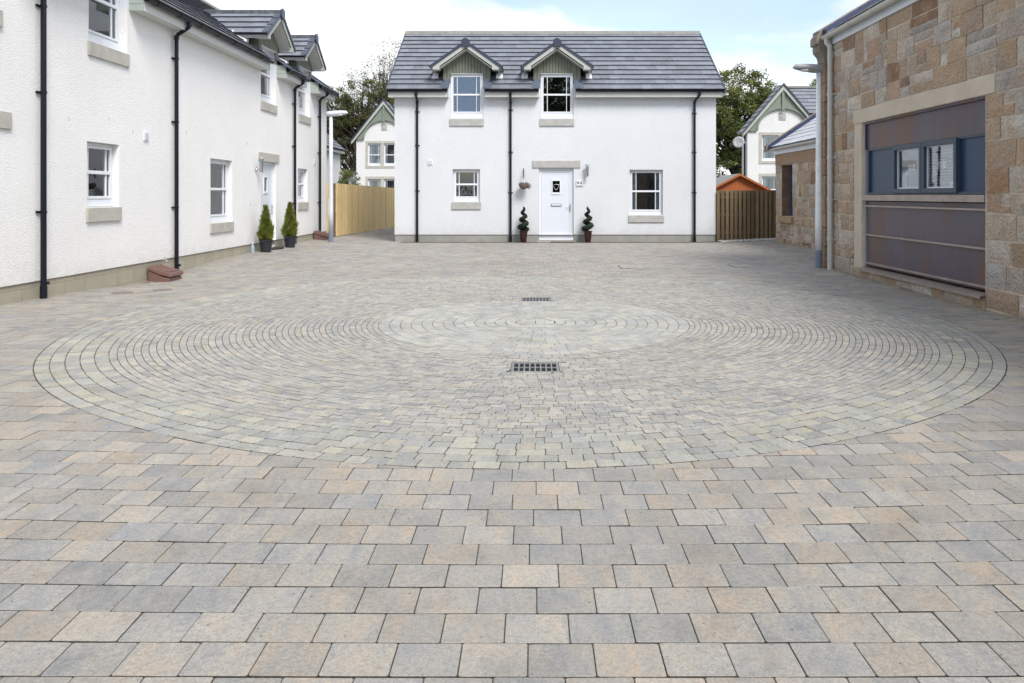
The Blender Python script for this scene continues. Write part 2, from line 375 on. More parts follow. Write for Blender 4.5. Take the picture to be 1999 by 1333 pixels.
def paver_mat(name, stops, pits=True):
    g = NG(name); at = g.n('ShaderNodeAttribute'); at.attribute_name = 'Col'
    sp = g.n('ShaderNodeSeparateColor'); g.l(at.outputs['Color'], sp.inputs[0])
    tcn = g.n('ShaderNodeTexCoord'); ad = g.n('ShaderNodeVectorMath', operation='MULTIPLY_ADD')
    g.l(at.outputs['Color'], ad.inputs[0]); ad.inputs[1].default_value = (61, 43, 17); g.l(tcn.outputs['Object'], ad.inputs[2])
    mpv = g.n('ShaderNodeMapping'); mpv.inputs['Scale'].default_value = (1.5, 0.55, 1); g.l(ad.outputs[0], mpv.inputs[0])
    nb = g.noise(mpv.outputs[0], 6.5, 6, 0.62, 0.5)
    s1 = g.n('ShaderNodeMath', operation='MULTIPLY_ADD'); g.l(nb, s1.inputs[0]); s1.inputs[1].default_value = 1.55
    s2 = g.n('ShaderNodeMath', operation='MULTIPLY_ADD'); g.l(sp.outputs[1], s2.inputs[0]); s2.inputs[1].default_value = 0.42; s2.inputs[2].default_value = -0.48
    g.l(s2.outputs[0], s1.inputs[2])
    c = g.ramp(s1.outputs[0], stops)
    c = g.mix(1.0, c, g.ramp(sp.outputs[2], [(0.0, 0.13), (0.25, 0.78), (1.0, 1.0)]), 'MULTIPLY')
    vo = g.coord()
    big = g.noise(vo, 0.55, 5, 0.6)
    c = g.mix(1.0, c, g.ramp(big, [(0.3, 0.88), (0.7, 1.04)]), 'MULTIPLY')
    md = g.noise(vo, 2.6, 7, 0.7, 0.6)
    c = g.mix(1.0, c, g.ramp(md, [(0.30, 0.80), (0.48, 1.0), (0.72, 1.07)]), 'MULTIPLY')
    gr = g.noise(vo, 48, 4, 0.7)
    c = g.mix(1.0, c, g.ramp(gr, [(0.32, 0.78), (0.5, 1.0), (0.68, 1.10)]), 'MULTIPLY')
    sv = g.n('ShaderNodeTexVoronoi'); sv.inputs['Scale'].default_value = 0.9; g.l(vo, sv.inputs['Vector'])
    c = g.mix(g.ramp(sv.outputs['Distance'], [(0.02, 0.5), (0.055, 0.0)]), c, (0.12, 0.11, 0.10))
    f = g.noise(vo, 150, 5, 0.75)
    c = g.mix(g.ramp(f, [(0.34, 0.6), (0.5, 0.0)]), c, (0.15, 0.14, 0.13))
    c = g.mix(g.ramp(f, [(0.55, 0.0), (0.75, 0.5)]), c, (0.62, 0.60, 0.56))
    if pits:
        pv = g.n('ShaderNodeTexVoronoi'); pv.inputs['Scale'].default_value = 13; g.l(vo, pv.inputs['Vector'])
        c = g.mix(g.ramp(pv.outputs['Distance'], [(0.035, 0.9), (0.07, 0.0)]), c, (0.07, 0.065, 0.06))
    g.l(c, g.b.inputs['Base Color']); g.b.inputs['Roughness'].default_value = 0.68
    b = g.bump(g.noise(vo, 26, 4, 0.6), 0.35, 0.006); b = g.bump(f, 0.8, 0.003, b)
    g.l(b, g.b.inputs['Normal']); return g.m
M_PAVE = paver_mat('block_paving', [(0.12, (0.252, 0.256, 0.256)), (0.40, (0.312, 0.300, 0.275)), (0.64, (0.355, 0.325, 0.275)), (0.90, (0.410, 0.338, 0.262))])
M_SETT = paver_mat('narrow_setts', [(0.12, (0.268, 0.272, 0.275)), (0.42, (0.345, 0.338, 0.312)), (0.66, (0.405, 0.382, 0.325)), (0.9, (0.45, 0.395, 0.315))], False)
M_SETTL = paver_mat('pale_setts', [(0.1, (0.275, 0.283, 0.283)), (0.45, (0.35, 0.347, 0.31)), (0.68, (0.405, 0.390, 0.32)), (0.92, (0.45, 0.40, 0.305))], False)
M_SETTI = paver_mat('centre_setts', [(0.1, (0.335, 0.343, 0.343)), (0.45, (0.405, 0.402, 0.37)), (0.65, (0.44, 0.43, 0.37)), (0.9, (0.475, 0.435, 0.355))], False)
def joint_mat():
    g = NG('joint_sand'); v = g.coord(); n = g.noise(v, 1.6, 6, 0.65); f = g.noise(v, 60, 4, 0.6)
    c = g.ramp(f, [(0.3, (0.06, 0.055, 0.045)), (0.7, (0.12, 0.11, 0.09))])
    c = g.mix(g.ramp(n, [(0.48, 0.0), (0.62, 0.75)]), c, (0.055, 0.065, 0.025))
    g.l(c, g.b.inputs['Base Color']); g.b.inputs['Roughness'].default_value = 1.0; return g.m
M_JOINT = joint_mat()

# ------------------------------------------------------------------ ground
def smooth(a, b, x):
    t = np.clip((x-a)/(b-a), 0, 1); return t*t*(3-2*t)
def gz(x, y):
    x = np.asarray(x, float); y = np.asarray(y, float); ax = np.abs(x)
    zx = np.where(ax < 2.5, 0.006*ax*ax, 0.0375+0.0125*(np.minimum(ax, 7)-2.5))
    zx = zx*(1-smooth(13, 21, y)*smooth(7.5, 4.5, ax)*1.0)*smooth(1.5, 3.6, y)
    zy = -0.022*smooth(4, 7, y)+0.022*smooth(9.5, 13, y)+0.04*smooth(14, 20, y)
    dip = -0.13*np.exp(-((y-12.9)/1.9)**2)*smooth(4.2, 6.2, -x)
    return zx+zy+dip
def gz1(x, y): return float(gz(x, y))

g0 = MB(); g0.quad((-400, -300, -0.35), (400, -300, -0.35), (400, 900, -0.35), (-400, 900, -0.35))
tag(g0.build('ground', M_GRASS, fix=False), kind='structure')
# joint bed, one sheet following the dished court
nx, ny = 90, 150
X, Y = np.meshgrid(np.linspace(-13, 13, nx), np.linspace(-6, 58, ny))
Z = gz(X, Y)-0.0078
V = np.c_[X.ravel(), Y.ravel(), Z.ravel()]
idx = np.arange(nx*ny).reshape(ny, nx)
F = np.c_[idx[:-1, :-1].ravel(), idx[:-1, 1:].ravel(), idx[1:, 1:].ravel(), idx[1:, :-1].ravel()]
bed = mesh_np('paving_bed', V, F, M_JOINT); tag(bed, kind='structure')

CX0, CY, CR = 0.02, 8.55, 4.64
def cxr(r): return CX0-0.13*(r/CR)**2      # the rings drift a little to the left as they widen
CX = cxr(CR)
GRATES = [(0.012, 6.31), (0.03, 10.42)]; GW, GD = 0.198, 0.178
def clip_poly(P, nx_, ny_, c):     # keep n.p >= c
    out = []
    for i in range(len(P)):
        a, b = P[i], P[(i+1) % len(P)]
        da = a[0]*nx_+a[1]*ny_-c; db = b[0]*nx_+b[1]*ny_-c
        if da >= 0: out.append(a)
        if (da >= 0) != (db >= 0):
            t = da/(da-db); out.append((a[0]+(b[0]-a[0])*t, a[1]+(b[1]-a[1])*t))
    return out
def area(P): return 0.5*sum(P[i][0]*P[(i+1) % len(P)][1]-P[(i+1) % len(P)][0]*P[i][1] for i in range(len(P)))
def round_corners(P, r):
    out = []
    n = len(P)
    for i in range(n):
        p = Vector((P[i][0], P[i][1])); a = Vector(P[i-1]); b = Vector(P[(i+1) % n])
        da = (a-p); db = (b-p)
        out.append(tuple(p+da.normalized()*min(r, da.length*0.3))); out.append(tuple(p+db.normalized()*min(r, db.length*0.3)))
    return out
class Pavers:
    def __init__(s): s.v = []; s.f = []; s.c = []
    def add(s, P, gap, cham, drop, hj=0.0015, rc=0.0, tilt=0.0015, cols=None):
        if len(P) < 3 or area(P) < 0.0006: return
        cx = sum(p[0] for p in P)/len(P); cy = sum(p[1] for p in P)/len(P)
        for gx, gy in GRATES:
            if abs(cx-gx) < GW+0.12 and abs(cy-gy) < GD+0.12:
                best = []
                for a_, b_, c_ in ((1, 0, gx+GW+0.003), (-1, 0, -(gx-GW-0.003)), (0, 1, gy+GD+0.003), (0, -1, -(gy-GD-0.003))):
                    Q = clip_poly(P, a_, b_, c_)
                    if len(Q) > 2 and (not best or area(Q) > area(best)): best = Q
                if not best or area(best) < 0.0006: return
                P = best; cx = sum(p[0] for p in P)/len(P); cy = sum(p[1] for p in P)/len(P)
        dz = rnd.uniform(-hj, hj); tx = rnd.uniform(-tilt, tilt)*6; ty = rnd.uniform(-tilt, tilt)*6
        def inset(d):
            o = []; m = len(P); E = []
            for i in range(m):
                x0, y0 = P[i]; x1, y1 = P[(i+1) % m]; l = math.hypot(x1-x0, y1-y0) or 1e-9
                nx_, ny_ = -(y1-y0)/l, (x1-x0)/l; E.append((nx_, ny_, x0*nx_+y0*ny_+d))
            for i in range(m):
                a1, b1, c1 = E[i-1]; a2, b2, c2 = E[i]; det = a1*b2-a2*b1
                if abs(det) < 0.05: o.append((P[i][0]+a2*d, P[i][1]+b2*d))
                else: o.append(((c1*b2-c2*b1)/det, (a1*c2-a2*c1)/det))
            return o
        A = inset(gap/2+cham); B = inset(gap/2)
        if area(A) < 0.0003: return
        if rc: A = round_corners(A, rc); B = round_corners(B, rc*1.3)
        n = len(A)
        b = len(s.v); z0 = gz1(cx, cy)
        # local slope
        sx = (gz1(cx+0.1, cy)-gz1(cx-0.1, cy))/0.2; sy = (gz1(cx, cy+0.1)-gz1(cx, cy-0.1))/0.2
        def z(x, y): return z0+(x-cx)*(sx+tx)+(y-cy)*(sy+ty)+dz
        for x, y in A: s.v.append((x, y, z(x, y)))
        for x, y in B: s.v.append((x, y, z(x, y)-drop))
        for x, y in B: s.v.append((x, y, z(x, y)-drop-0.0002))
        for x, y in B: s.v.append((x, y, z(x, y)-0.03))
        s.f.append(tuple(range(b, b+n)))
        for i in range(n):
            j = (i+1) % n
            s.f.append((b+n+i, b+n+j, b+j, b+i)); s.f.append((b+3*n+i, b+3*n+j, b+2*n+j, b+2*n+i))
        cc = (rnd.random(), rnd.random(), rnd.uniform(0.25, 1)); s.c.extend([cc]*n+[(cc[0], cc[1], 0.16)]*n+[(cc[0], cc[1], 0.0)]*(2*n))   # joint dirt, with the shade of the gaps also put into the colour
    def build(s, name, mat):
        me = bpy.data.meshes.new(name); me.from_pydata(s.v, [], s.f)
        at = me.color_attributes.new('Col', 'FLOAT_COLOR', 'POINT')
        at.data.foreach_set('color', np.c_[np.array(s.c), np.ones(len(s.c))].astype(np.float32).ravel())
        me.materials.append(mat); o = bpy.data.objects.new(name, me); COL.objects.link(o); return tag(o, kind='structure')
RD, RW = 0.169, 0.2065
field = Pavers()
k0 = -11; k1 = int((57-2.39)/RD)
for k in range(k0, k1):
    y0 = 2.3897+k*RD; y1 = y0+RD; ym = y0+RD/2
    if ym < 21.9: xa, xb = -6.7, 7.1
    elif ym < 23.9: xa, xb = -6.7, -3.95
    else: xa, xb = -6.6, -3.95
    off = (0 if k % 2 else RW/2)+rnd.uniform(-0.018, 0.018)
    x = off+math.floor((xa-off)/RW)*RW; xn = x+rnd.uniform(-0.004, 0.004)
    while x < xb:
        xp = xn; xn = x+RW+rnd.uniform(-0.004, 0.004); sk = rnd.uniform(-0.0008, 0.0008)
        P = [(xp, y0+0.0016+sk), (xn, y0+0.0016-sk), (xn, y1-0.0016-sk), (xp, y1-0.0016+sk)]
        xm = x+RW/2; x += RW
        dd = math.hypot(xm-CX, ym-CY)
        if dd < CR+0.15:
            if dd < CR-0.16: continue
            ux, uy = (xm-CX)/dd, (ym-CY)/dd
            P = clip_poly(P, ux, uy, ux*CX+uy*CY+CR+0.003)
            if len(P) < 3: continue
        near = ym < 7.5
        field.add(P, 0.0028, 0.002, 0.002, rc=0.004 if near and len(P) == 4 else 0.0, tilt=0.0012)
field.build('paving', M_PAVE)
def ring(pv, r0, r1, lmin, lmax, gap, cham, rc=0.0, hj=0.002):
    a = rnd.uniform(0, 6.28); end = a+2*math.pi; rm = (r0+r1)/2
    while a < end-1e-4:
        l = rnd.uniform(lmin, lmax)/rm
        if end-(a+l) < lmin*0.6/rm: l = end-a
        b = a+l
        P = [(cxr(r)+r*math.cos(t), CY+r*math.sin(t)) for r, t in ((r0+0.0009, a), (r1-0.0009, a), (r1-0.0009, b), (r0+0.0009, b))]
        near = (P[0][1] < 7.5)
        jit = 0.001
        P = [(x+rnd.uniform(-jit, jit), y+rnd.uniform(-jit, jit)) for x, y in P]
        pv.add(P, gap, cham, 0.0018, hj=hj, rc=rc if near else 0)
        a = b
cpale = Pavers(); cn = Pavers(); cin = Pavers()
r = CR
for i in range(5):
    ring(cpale, r-0.102, r, 0.10, 0.17, 0.0028, 0.002, 0.006, 0.0015); r -= 0.102
n_mid = 40; pitch = (r-1.73)/n_mid
for i in range(n_mid):
    ring(cn, r-pitch, r, 0.075, 0.125, 0.0026, 0.0016, 0.0, 0.0016); r -= pitch
for i in range(15):
    r0 = max(0.0, r-0.1153)
    if r0 < 0.02:
        for q in range(4):
            P = [(CX0, CY)]+[(CX0+r*math.cos(t), CY+r*math.sin(t)) for t in [q*math.pi/2, q*math.pi/2+0.5, q*math.pi/2+1.07, q*math.pi/2+math.pi/2]]
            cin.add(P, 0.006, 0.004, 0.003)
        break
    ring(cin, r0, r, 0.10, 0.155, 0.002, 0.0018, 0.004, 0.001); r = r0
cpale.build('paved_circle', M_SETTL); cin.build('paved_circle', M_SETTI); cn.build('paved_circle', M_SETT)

# ------------------------------------------------------------------ builders for houses
def wall_grid(mb, u0, u1, z0, z1, v, th, holes):
    us = sorted({u0, u1, *[max(u0, h[0]) for h in holes], *[min(u1, h[1]) for h in holes]})
    zs = sorted({z0, z1, *[max(z0, h[2]) for h in holes], *[min(z1, h[3]) for h in holes]})
    def inh(u, z): return any(h[0] < u < h[1] and h[2] < z < h[3] for h in holes)
    for a, b in zip(us, us[1:]):
        for c, d in zip(zs, zs[1:]):
            if inh((a+b)/2, (c+d)/2): continue
            mb.quad((a, v, c), (b, v, c), (b, v, d), (a, v, d)); mb.quad((a, v+th, d), (b, v+th, d), (b, v+th, c), (a, v+th, c))
    for a, b, c, d in holes:
        mb.quad((a, v, c), (a, v, min(d, z1)), (a, v+th, min(d, z1)), (a, v+th, c))
        mb.quad((b, v, min(d, z1)), (b, v, c), (b, v+th, c), (b, v+th, min(d, z1)))
        mb.quad((a, v, c), (a, v+th, c), (b, v+th, c), (b, v, c))
        if d < z1: mb.quad((a, v, d), (b, v, d), (b, v+th, d), (a, v+th, d))
    for a, b in zip(us, us[1:]):
        if not inh((a+b)/2, z1-0.001): mb.quad((a, v, z1), (b, v, z1), (b, v+th, z1), (a, v+th, z1))
    mb.quad((u0, v, z0), (u0, v, z1), (u0, v+th, z1), (u0, v+th, z0)); mb.quad((u1, v, z0), (u1, v+th, z0), (u1, v+th, z1), (u1, v, z1))
    return mb

def window(root, a, b, c, d, v, back='dark', bars=(1, 1), split=0.5, sillw=0.07, name='window'):
    """uPVC window: outer frame > sash, pane, lining"""
    fw = 0.045; c2 = c+sillw
    m = MB()
    m.box(a, a+fw, v, v+0.07, c2, d); m.box(b-fw, b, v, v+0.07, c2, d)
    m.box(a+fw, b-fw, v, v+0.07, d-fw, d); m.box(a+fw, b-fw, v, v+0.07, c2, c2+fw)
    m.box(a, b, v-0.03, v+0.07, c, c2-0.001)
    w_ = m.build(name, M_UPVC, root, bevel=0.004)
    s = MB(); a2, b2, z0, z1 = a+fw+0.002, b-fw-0.002, c2+fw+0.002, d-fw-0.002; sw = 0.04
    zm = z0+(z1-z0)*split
    vs, ve = v-0.012, v+0.05
    s.box(a2, a2+sw, vs, ve, z0, z1); s.box(b2-sw, b2, vs, ve, z0, z1)
    s.box(a2+sw, b2-sw, vs, ve, z1-sw, z1); s.box(a2+sw, b2-sw, vs, ve, z0, z0+sw)
    s.box(a2+sw, b2-sw, vs-0.004, ve, zm-0.026, zm+0.026)
    gwid = b2-a2-2*sw; q = 0.135*gwid+0.005
    for side, xx in ((bars[0], a2+sw+q), (bars[1], b2-sw-q)):
        if side:
            s.box(xx-0.010, xx+0.010, vs+0.006, ve-0.01, z0+sw, zm-0.026); s.box(xx-0.010, xx+0.010, vs+0.006, ve-0.01, zm+0.026, z1-sw)
    s.build('sash', M_UPVC, w_, bevel=0.003)
    g = MB(); g.box(a2+sw-0.005, b2-sw+0.005, v+0.014, v+0.020, z0+sw-0.005, z1-sw+0.005); g.build('pane', M_GLASS, w_)
    if back in ('frost', 'frostw', 'blind'):
        p = MB(); p.box(a2, b2, v+0.05, v+0.058, z0, z1)
        p.build('obscured_pane' if back != 'blind' else 'roller_blind', {'frost': M_FROST, 'frostw': M_FROSTW, 'blind': M_BLIND}[back], w_)
    else:
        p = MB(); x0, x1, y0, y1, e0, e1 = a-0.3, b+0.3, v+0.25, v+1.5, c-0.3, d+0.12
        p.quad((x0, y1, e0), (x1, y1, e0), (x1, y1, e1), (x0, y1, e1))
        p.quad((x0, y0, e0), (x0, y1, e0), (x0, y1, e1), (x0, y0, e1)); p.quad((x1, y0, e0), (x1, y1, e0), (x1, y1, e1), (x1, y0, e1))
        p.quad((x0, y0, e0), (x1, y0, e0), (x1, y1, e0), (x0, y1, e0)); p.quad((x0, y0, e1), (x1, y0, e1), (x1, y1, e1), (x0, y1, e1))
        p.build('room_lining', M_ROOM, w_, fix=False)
        if back == 'net':
            t = MB(); n = 44
            for i in range(n):
                xa = a2+0.01+(b2-a2-0.02)*i/n; xb = a2+0.01+(b2-a2-0.02)*(i+1)/n
                ya = v+0.10+0.016*math.sin(i*1.3); yb = v+0.10+0.016*math.sin((i+1)*1.3)
                t.quad((xa, ya, z0-0.05), (xb, yb, z0-0.05), (xb, yb, z1+0.05), (xa, ya, z1+0.05))
            t.build('curtain', M_CURT, w_, fix=False)
        if back in ('curtain', 'curtainwide'):
            wd = 0.17 if back == 'curtain' else 0.36
            for e0_, e1_ in ((a2+0.01, a2+wd), (b2-wd, b2-0.01)):
                t = MB(); n = 14
                for i in range(n):
                    xa = e0_+(e1_-e0_)*i/n; xb = e0_+(e1_-e0_)*(i+1)/n
                    ya = v+0.13+0.018*math.sin(i*2.1); yb = v+0.13+0.018*math.sin((i+1)*2.1)
                    t.quad((xa, ya, z0-0.05), (xb, yb, z0-0.05), (xb, yb, z1+0.05), (xa, ya, z1+0.05))
                t.build('curtain', M_CURT, w_, fix=False)
    return w_

def stone_sill(root, a, b, z0, z1, mat, name='window_sill'):
    m = MB(); m.hexa([(a, -0.035, z0), (b, -0.035, z0), (b, 0.09, z0), (a, 0.09, z0), (a, -0.035, z1-0.012), (b, -0.035, z1-0.012), (b, 0.09, z1), (a, 0.09, z1)])
    return m.build(name, mat, root, bevel=0.006)

def door(root, a, b, c, d, v, ornament=False, handle_right=True):
    m = MB(); fw = 0.065
    m.box(a, a+fw, v, v+0.08, c, d); m.box(b-fw, b, v, v+0.08, c, d); m.box(a+fw, b-fw, v, v+0.08, d-fw, d); m.box(a, b, v-0.03, v+0.08, c-0.05, c+0.03)
    dr = m.build('door', M_UPVC, root, bevel=0.004)
    a2, b2, z0, z1 = a+fw+0.004, b-fw-0.004, c+0.035, d-fw-0.004; vv = v+0.012
    um = (a2+b2)/2; wl, wr = um-0.14, um+0.14; gz0, gz1_ = z0+(z1-z0)*0.66, z0+(z1-z0)*0.86
    p = MB()
    wall_grid(p, a2, b2, z0, z1, vv, 0.045, [(wl+0.03, wr-0.03, gz0+0.03, gz1_-0.03)])
    p.quad((a2, vv, z0), (a2, vv, z1), (a2, vv+.045, z1), (a2, vv+.045, z0)); p.quad((b2, vv, z0), (b2, vv, z1), (b2, vv+.045, z1), (b2, vv+.045, z0))
    st = 0.05    # raised stiles
    p.box(a2, a2+st, vv-0.012, vv+0.001, z0, z1); p.box(b2-st, b2, vv-0.012, vv+0.001, z0, z1)
    p.box(a2+st, b2-st, vv-0.012, vv+0.001, z1-st, z1); p.box(a2+st, b2-st, vv-0.014, vv+0.001, z0, z0+st*1.3)
    lf = p.build('door_leaf', M_DOOR, dr, bevel=0.003)
    f = MB()
    f.box(wl, wr, vv-0.018, vv+0.002, gz0-0.03, gz0+0.03); f.box(wl, wr, vv-0.018, vv+0.002, gz1_-0.03, gz1_)
    f.box(wl, wl+0.032, vv-0.018, vv+0.002, gz0+0.03, gz1_-0.03); f.box(wr-0.032, wr, vv-0.018, vv+0.002, gz0+0.03, gz1_-0.03)
    f.build('glazing_frame', M_UPVC, dr)
    g = MB(); g.box(wl+0.03, wr-0.03, vv+0.012, vv+0.018, gz0+0.03, gz1_-0.03); g.build('pane', M_GLASS, dr)
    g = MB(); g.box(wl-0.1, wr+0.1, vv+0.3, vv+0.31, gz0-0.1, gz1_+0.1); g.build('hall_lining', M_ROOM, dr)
    zl = z0+(z1-z0)*0.49
    l = MB(); l.box(um-0.155, um+0.155, vv-0.022, vv, zl-0.034, zl+0.034); l.build('letter_plate', M_IRONDK, dr)
    l = MB(); l.box(um-0.142, um+0.142, vv-0.028, vv-0.021, zl-0.022, zl+0.022); l.build('letter_flap', M_UPVC, dr)
    hx = b2-0.03 if handle_right else a2+0.03; sg = -1 if handle_right else 1
    h = MB(); h.box(hx-0.016, hx+0.016, vv-0.030, vv-0.010, zl-0.20, zl+0.03); h.tube([(hx, vv-0.03, zl-0.03), (hx, vv-0.065, zl-0.03), (hx+sg*0.10, vv-0.065, zl-0.03)], 0.009); h.build('handle', M_STEEL, dr)
    if ornament:
        o = MB(); zc = (gz0+gz1_)/2+0.01
        pts = []
        for i in range(25):
            t = 2*math.pi*i/24; rr = 0.075*(1+0.16*math.cos(3*(t+math.pi/2)))
            pts.append((um+rr*math.cos(t), vv-0.004, zc-0.012+rr*math.sin(t)*1.02))
        o.tube(pts, 0.010, 6, False); o.tube([(um, vv-0.002, zc+0.06), (um, vv-0.002, gz1_-0.02)], 0.002, 4)
        oo = o.build('door_wreath', M_STEEL, None, smooth=True)
        oo.matrix_world = root.matrix_basis.copy(); tag(oo, 'small silver wire wreath hanging in the glass of the white front door', 'wreath')
    return dr

def tiles(mb, O, A, S, N, length, n, g, tw, cut=None, lift=0.042, s_of=None, taper=None):
    O, A, S, N = map(Vector, (O, A, S, N))
    for i in range(n):
        s0 = i*g-(0.0 if i else 0.02); s1 = (i+1)*g+0.03
        x = -(tw/2 if i % 2 else 0)
        la, lb = (taper(s0+g/2) if taper else (0, length))
        while x < length:
            a0, a1 = max(x, la), min(x+tw, lb); x += tw
            if a1-a0 < 0.02: continue
            segs = [(a0, a1)]
            if cut:
                for (c0, c1, smax) in cut:
                    if s0+g*0.5 < smax:
                        ns = []
                        for q0, q1 in segs:
                            if q1 <= c0 or q0 >= c1: ns.append((q0, q1)); continue
                            if q0 < c0: ns.append((q0, c0))
                            if q1 > c1: ns.append((c1, q1))
                        segs = ns
            for q0, q1 in segs:
                if q1-q0 < 0.01: continue
                j = rnd.uniform(-0.003, 0.003); e = 0.0015
                mb.cur = (0.25+0.75*rnd.random(),)*3
                def P(a, s, h): return tuple(O+A*a+S*s+N*h)
                lb_ = lift*0.45
                mb.hexa([P(q0+e, s0+j, lb_), P(q1-e, s0+j, lb_), P(q1-e, s1, -0.006), P(q0+e, s1, -0.006),
                         P(q0+e, s0+j, lift+j*0.5), P(q1-e, s0+j, lift+j*0.5), P(q1-e, s1, 0.004), P(q0+e, s1, 0.004)])
                mb.cur = (0.0, 0.0, 0.0)      # dark quad on the tile's lower edge, course shade put into its colour
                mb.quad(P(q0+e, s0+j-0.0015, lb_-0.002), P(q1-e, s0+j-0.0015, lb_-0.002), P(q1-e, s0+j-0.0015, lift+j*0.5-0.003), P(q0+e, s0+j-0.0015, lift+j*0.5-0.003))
    return mb

def gutter(root, a, b, v, z, r=0.056, mat=None, name='gutter', clip_step=0.8):
    m = MB(); n = 8
    prof = [(v+r*math.cos(t), z+r*math.sin(t)) for t in [math.pi+math.pi*i/n for i in range(n+1)]]
    inner = [(v+(r-0.006)*math.cos(t), z+(r-0.006)*math.sin(t)) for t in [2*math.pi-math.pi*i/n for i in range(n+1)]]
    m.prism(prof+inner, 'x', a, b)
    cap = [(v+r*math.cos(t), z+r*math.sin(t)) for t in [math.pi+math.pi*i/n for i in range(n+1)]]
    m.prism(cap, 'x', a-0.004, a+0.003); m.prism(cap, 'x', b-0.003, b+0.004)
    x = a+0.3; r2 = r+0.009
    while x < b-0.1:
        pr = [(v+r2*math.cos(t), z+r2*math.sin(t)) for t in [math.pi+math.pi*i/n for i in range(n+1)]]
        m.prism(pr+[(q[0]+(0.004 if q[0] < v else -0.004), q[1]+0.004) for q in reversed(pr)], 'x', x-0.022, x+0.022)
        x += clip_step
    return m.build(name, mat or M_BLACK, root)

def downpipe(root, u, ztop, zbot, v_g=-0.30, r=0.036, mat=None, clips=(), shoe=True, dx=0.0):
    m = MB(); vp = -r-0.03
    pts = [(u+dx, v_g, ztop), (u+dx, v_g, ztop-0.08), (u+dx, v_g+0.015, ztop-0.12), (u+dx*0.2, vp-0.03, ztop-0.24), (u, vp, ztop-0.28), (u, vp, zbot+0.02)]
    m.tube(pts, r, 12)
    m.tube([(u, vp, ztop-0.27), (u, vp, ztop-0.34)], r+0.007, 12); m.tube([(u+dx, v_g, ztop-0.02), (u+dx, v_g, ztop-0.1)], r+0.007, 12)
    if shoe:
        m.tube([(u, vp, zbot), (u, vp, zbot+0.16)], r+0.008, 12)
        m.tube([(u, vp, zbot+0.20), (u, vp-0.07, zbot+0.20)], 0.022, 10)
    p = m.build('downpipe', mat or M_BLACK, root, smooth=False)
    for zc in clips:
        c = MB(); c.tube([(u, vp, zc-0.014), (u, vp, zc+0.014)], r+0.006, 12); c.box(u-r-0.035, u+r+0.035, -0.026, -0.006, zc-0.014, zc+0.014); c.box(u-0.02, u+0.02, vp, 0.0, zc-0.01, zc+0.01)
        c.build('pipe_clip', mat or M_BLACK, p)
    return p

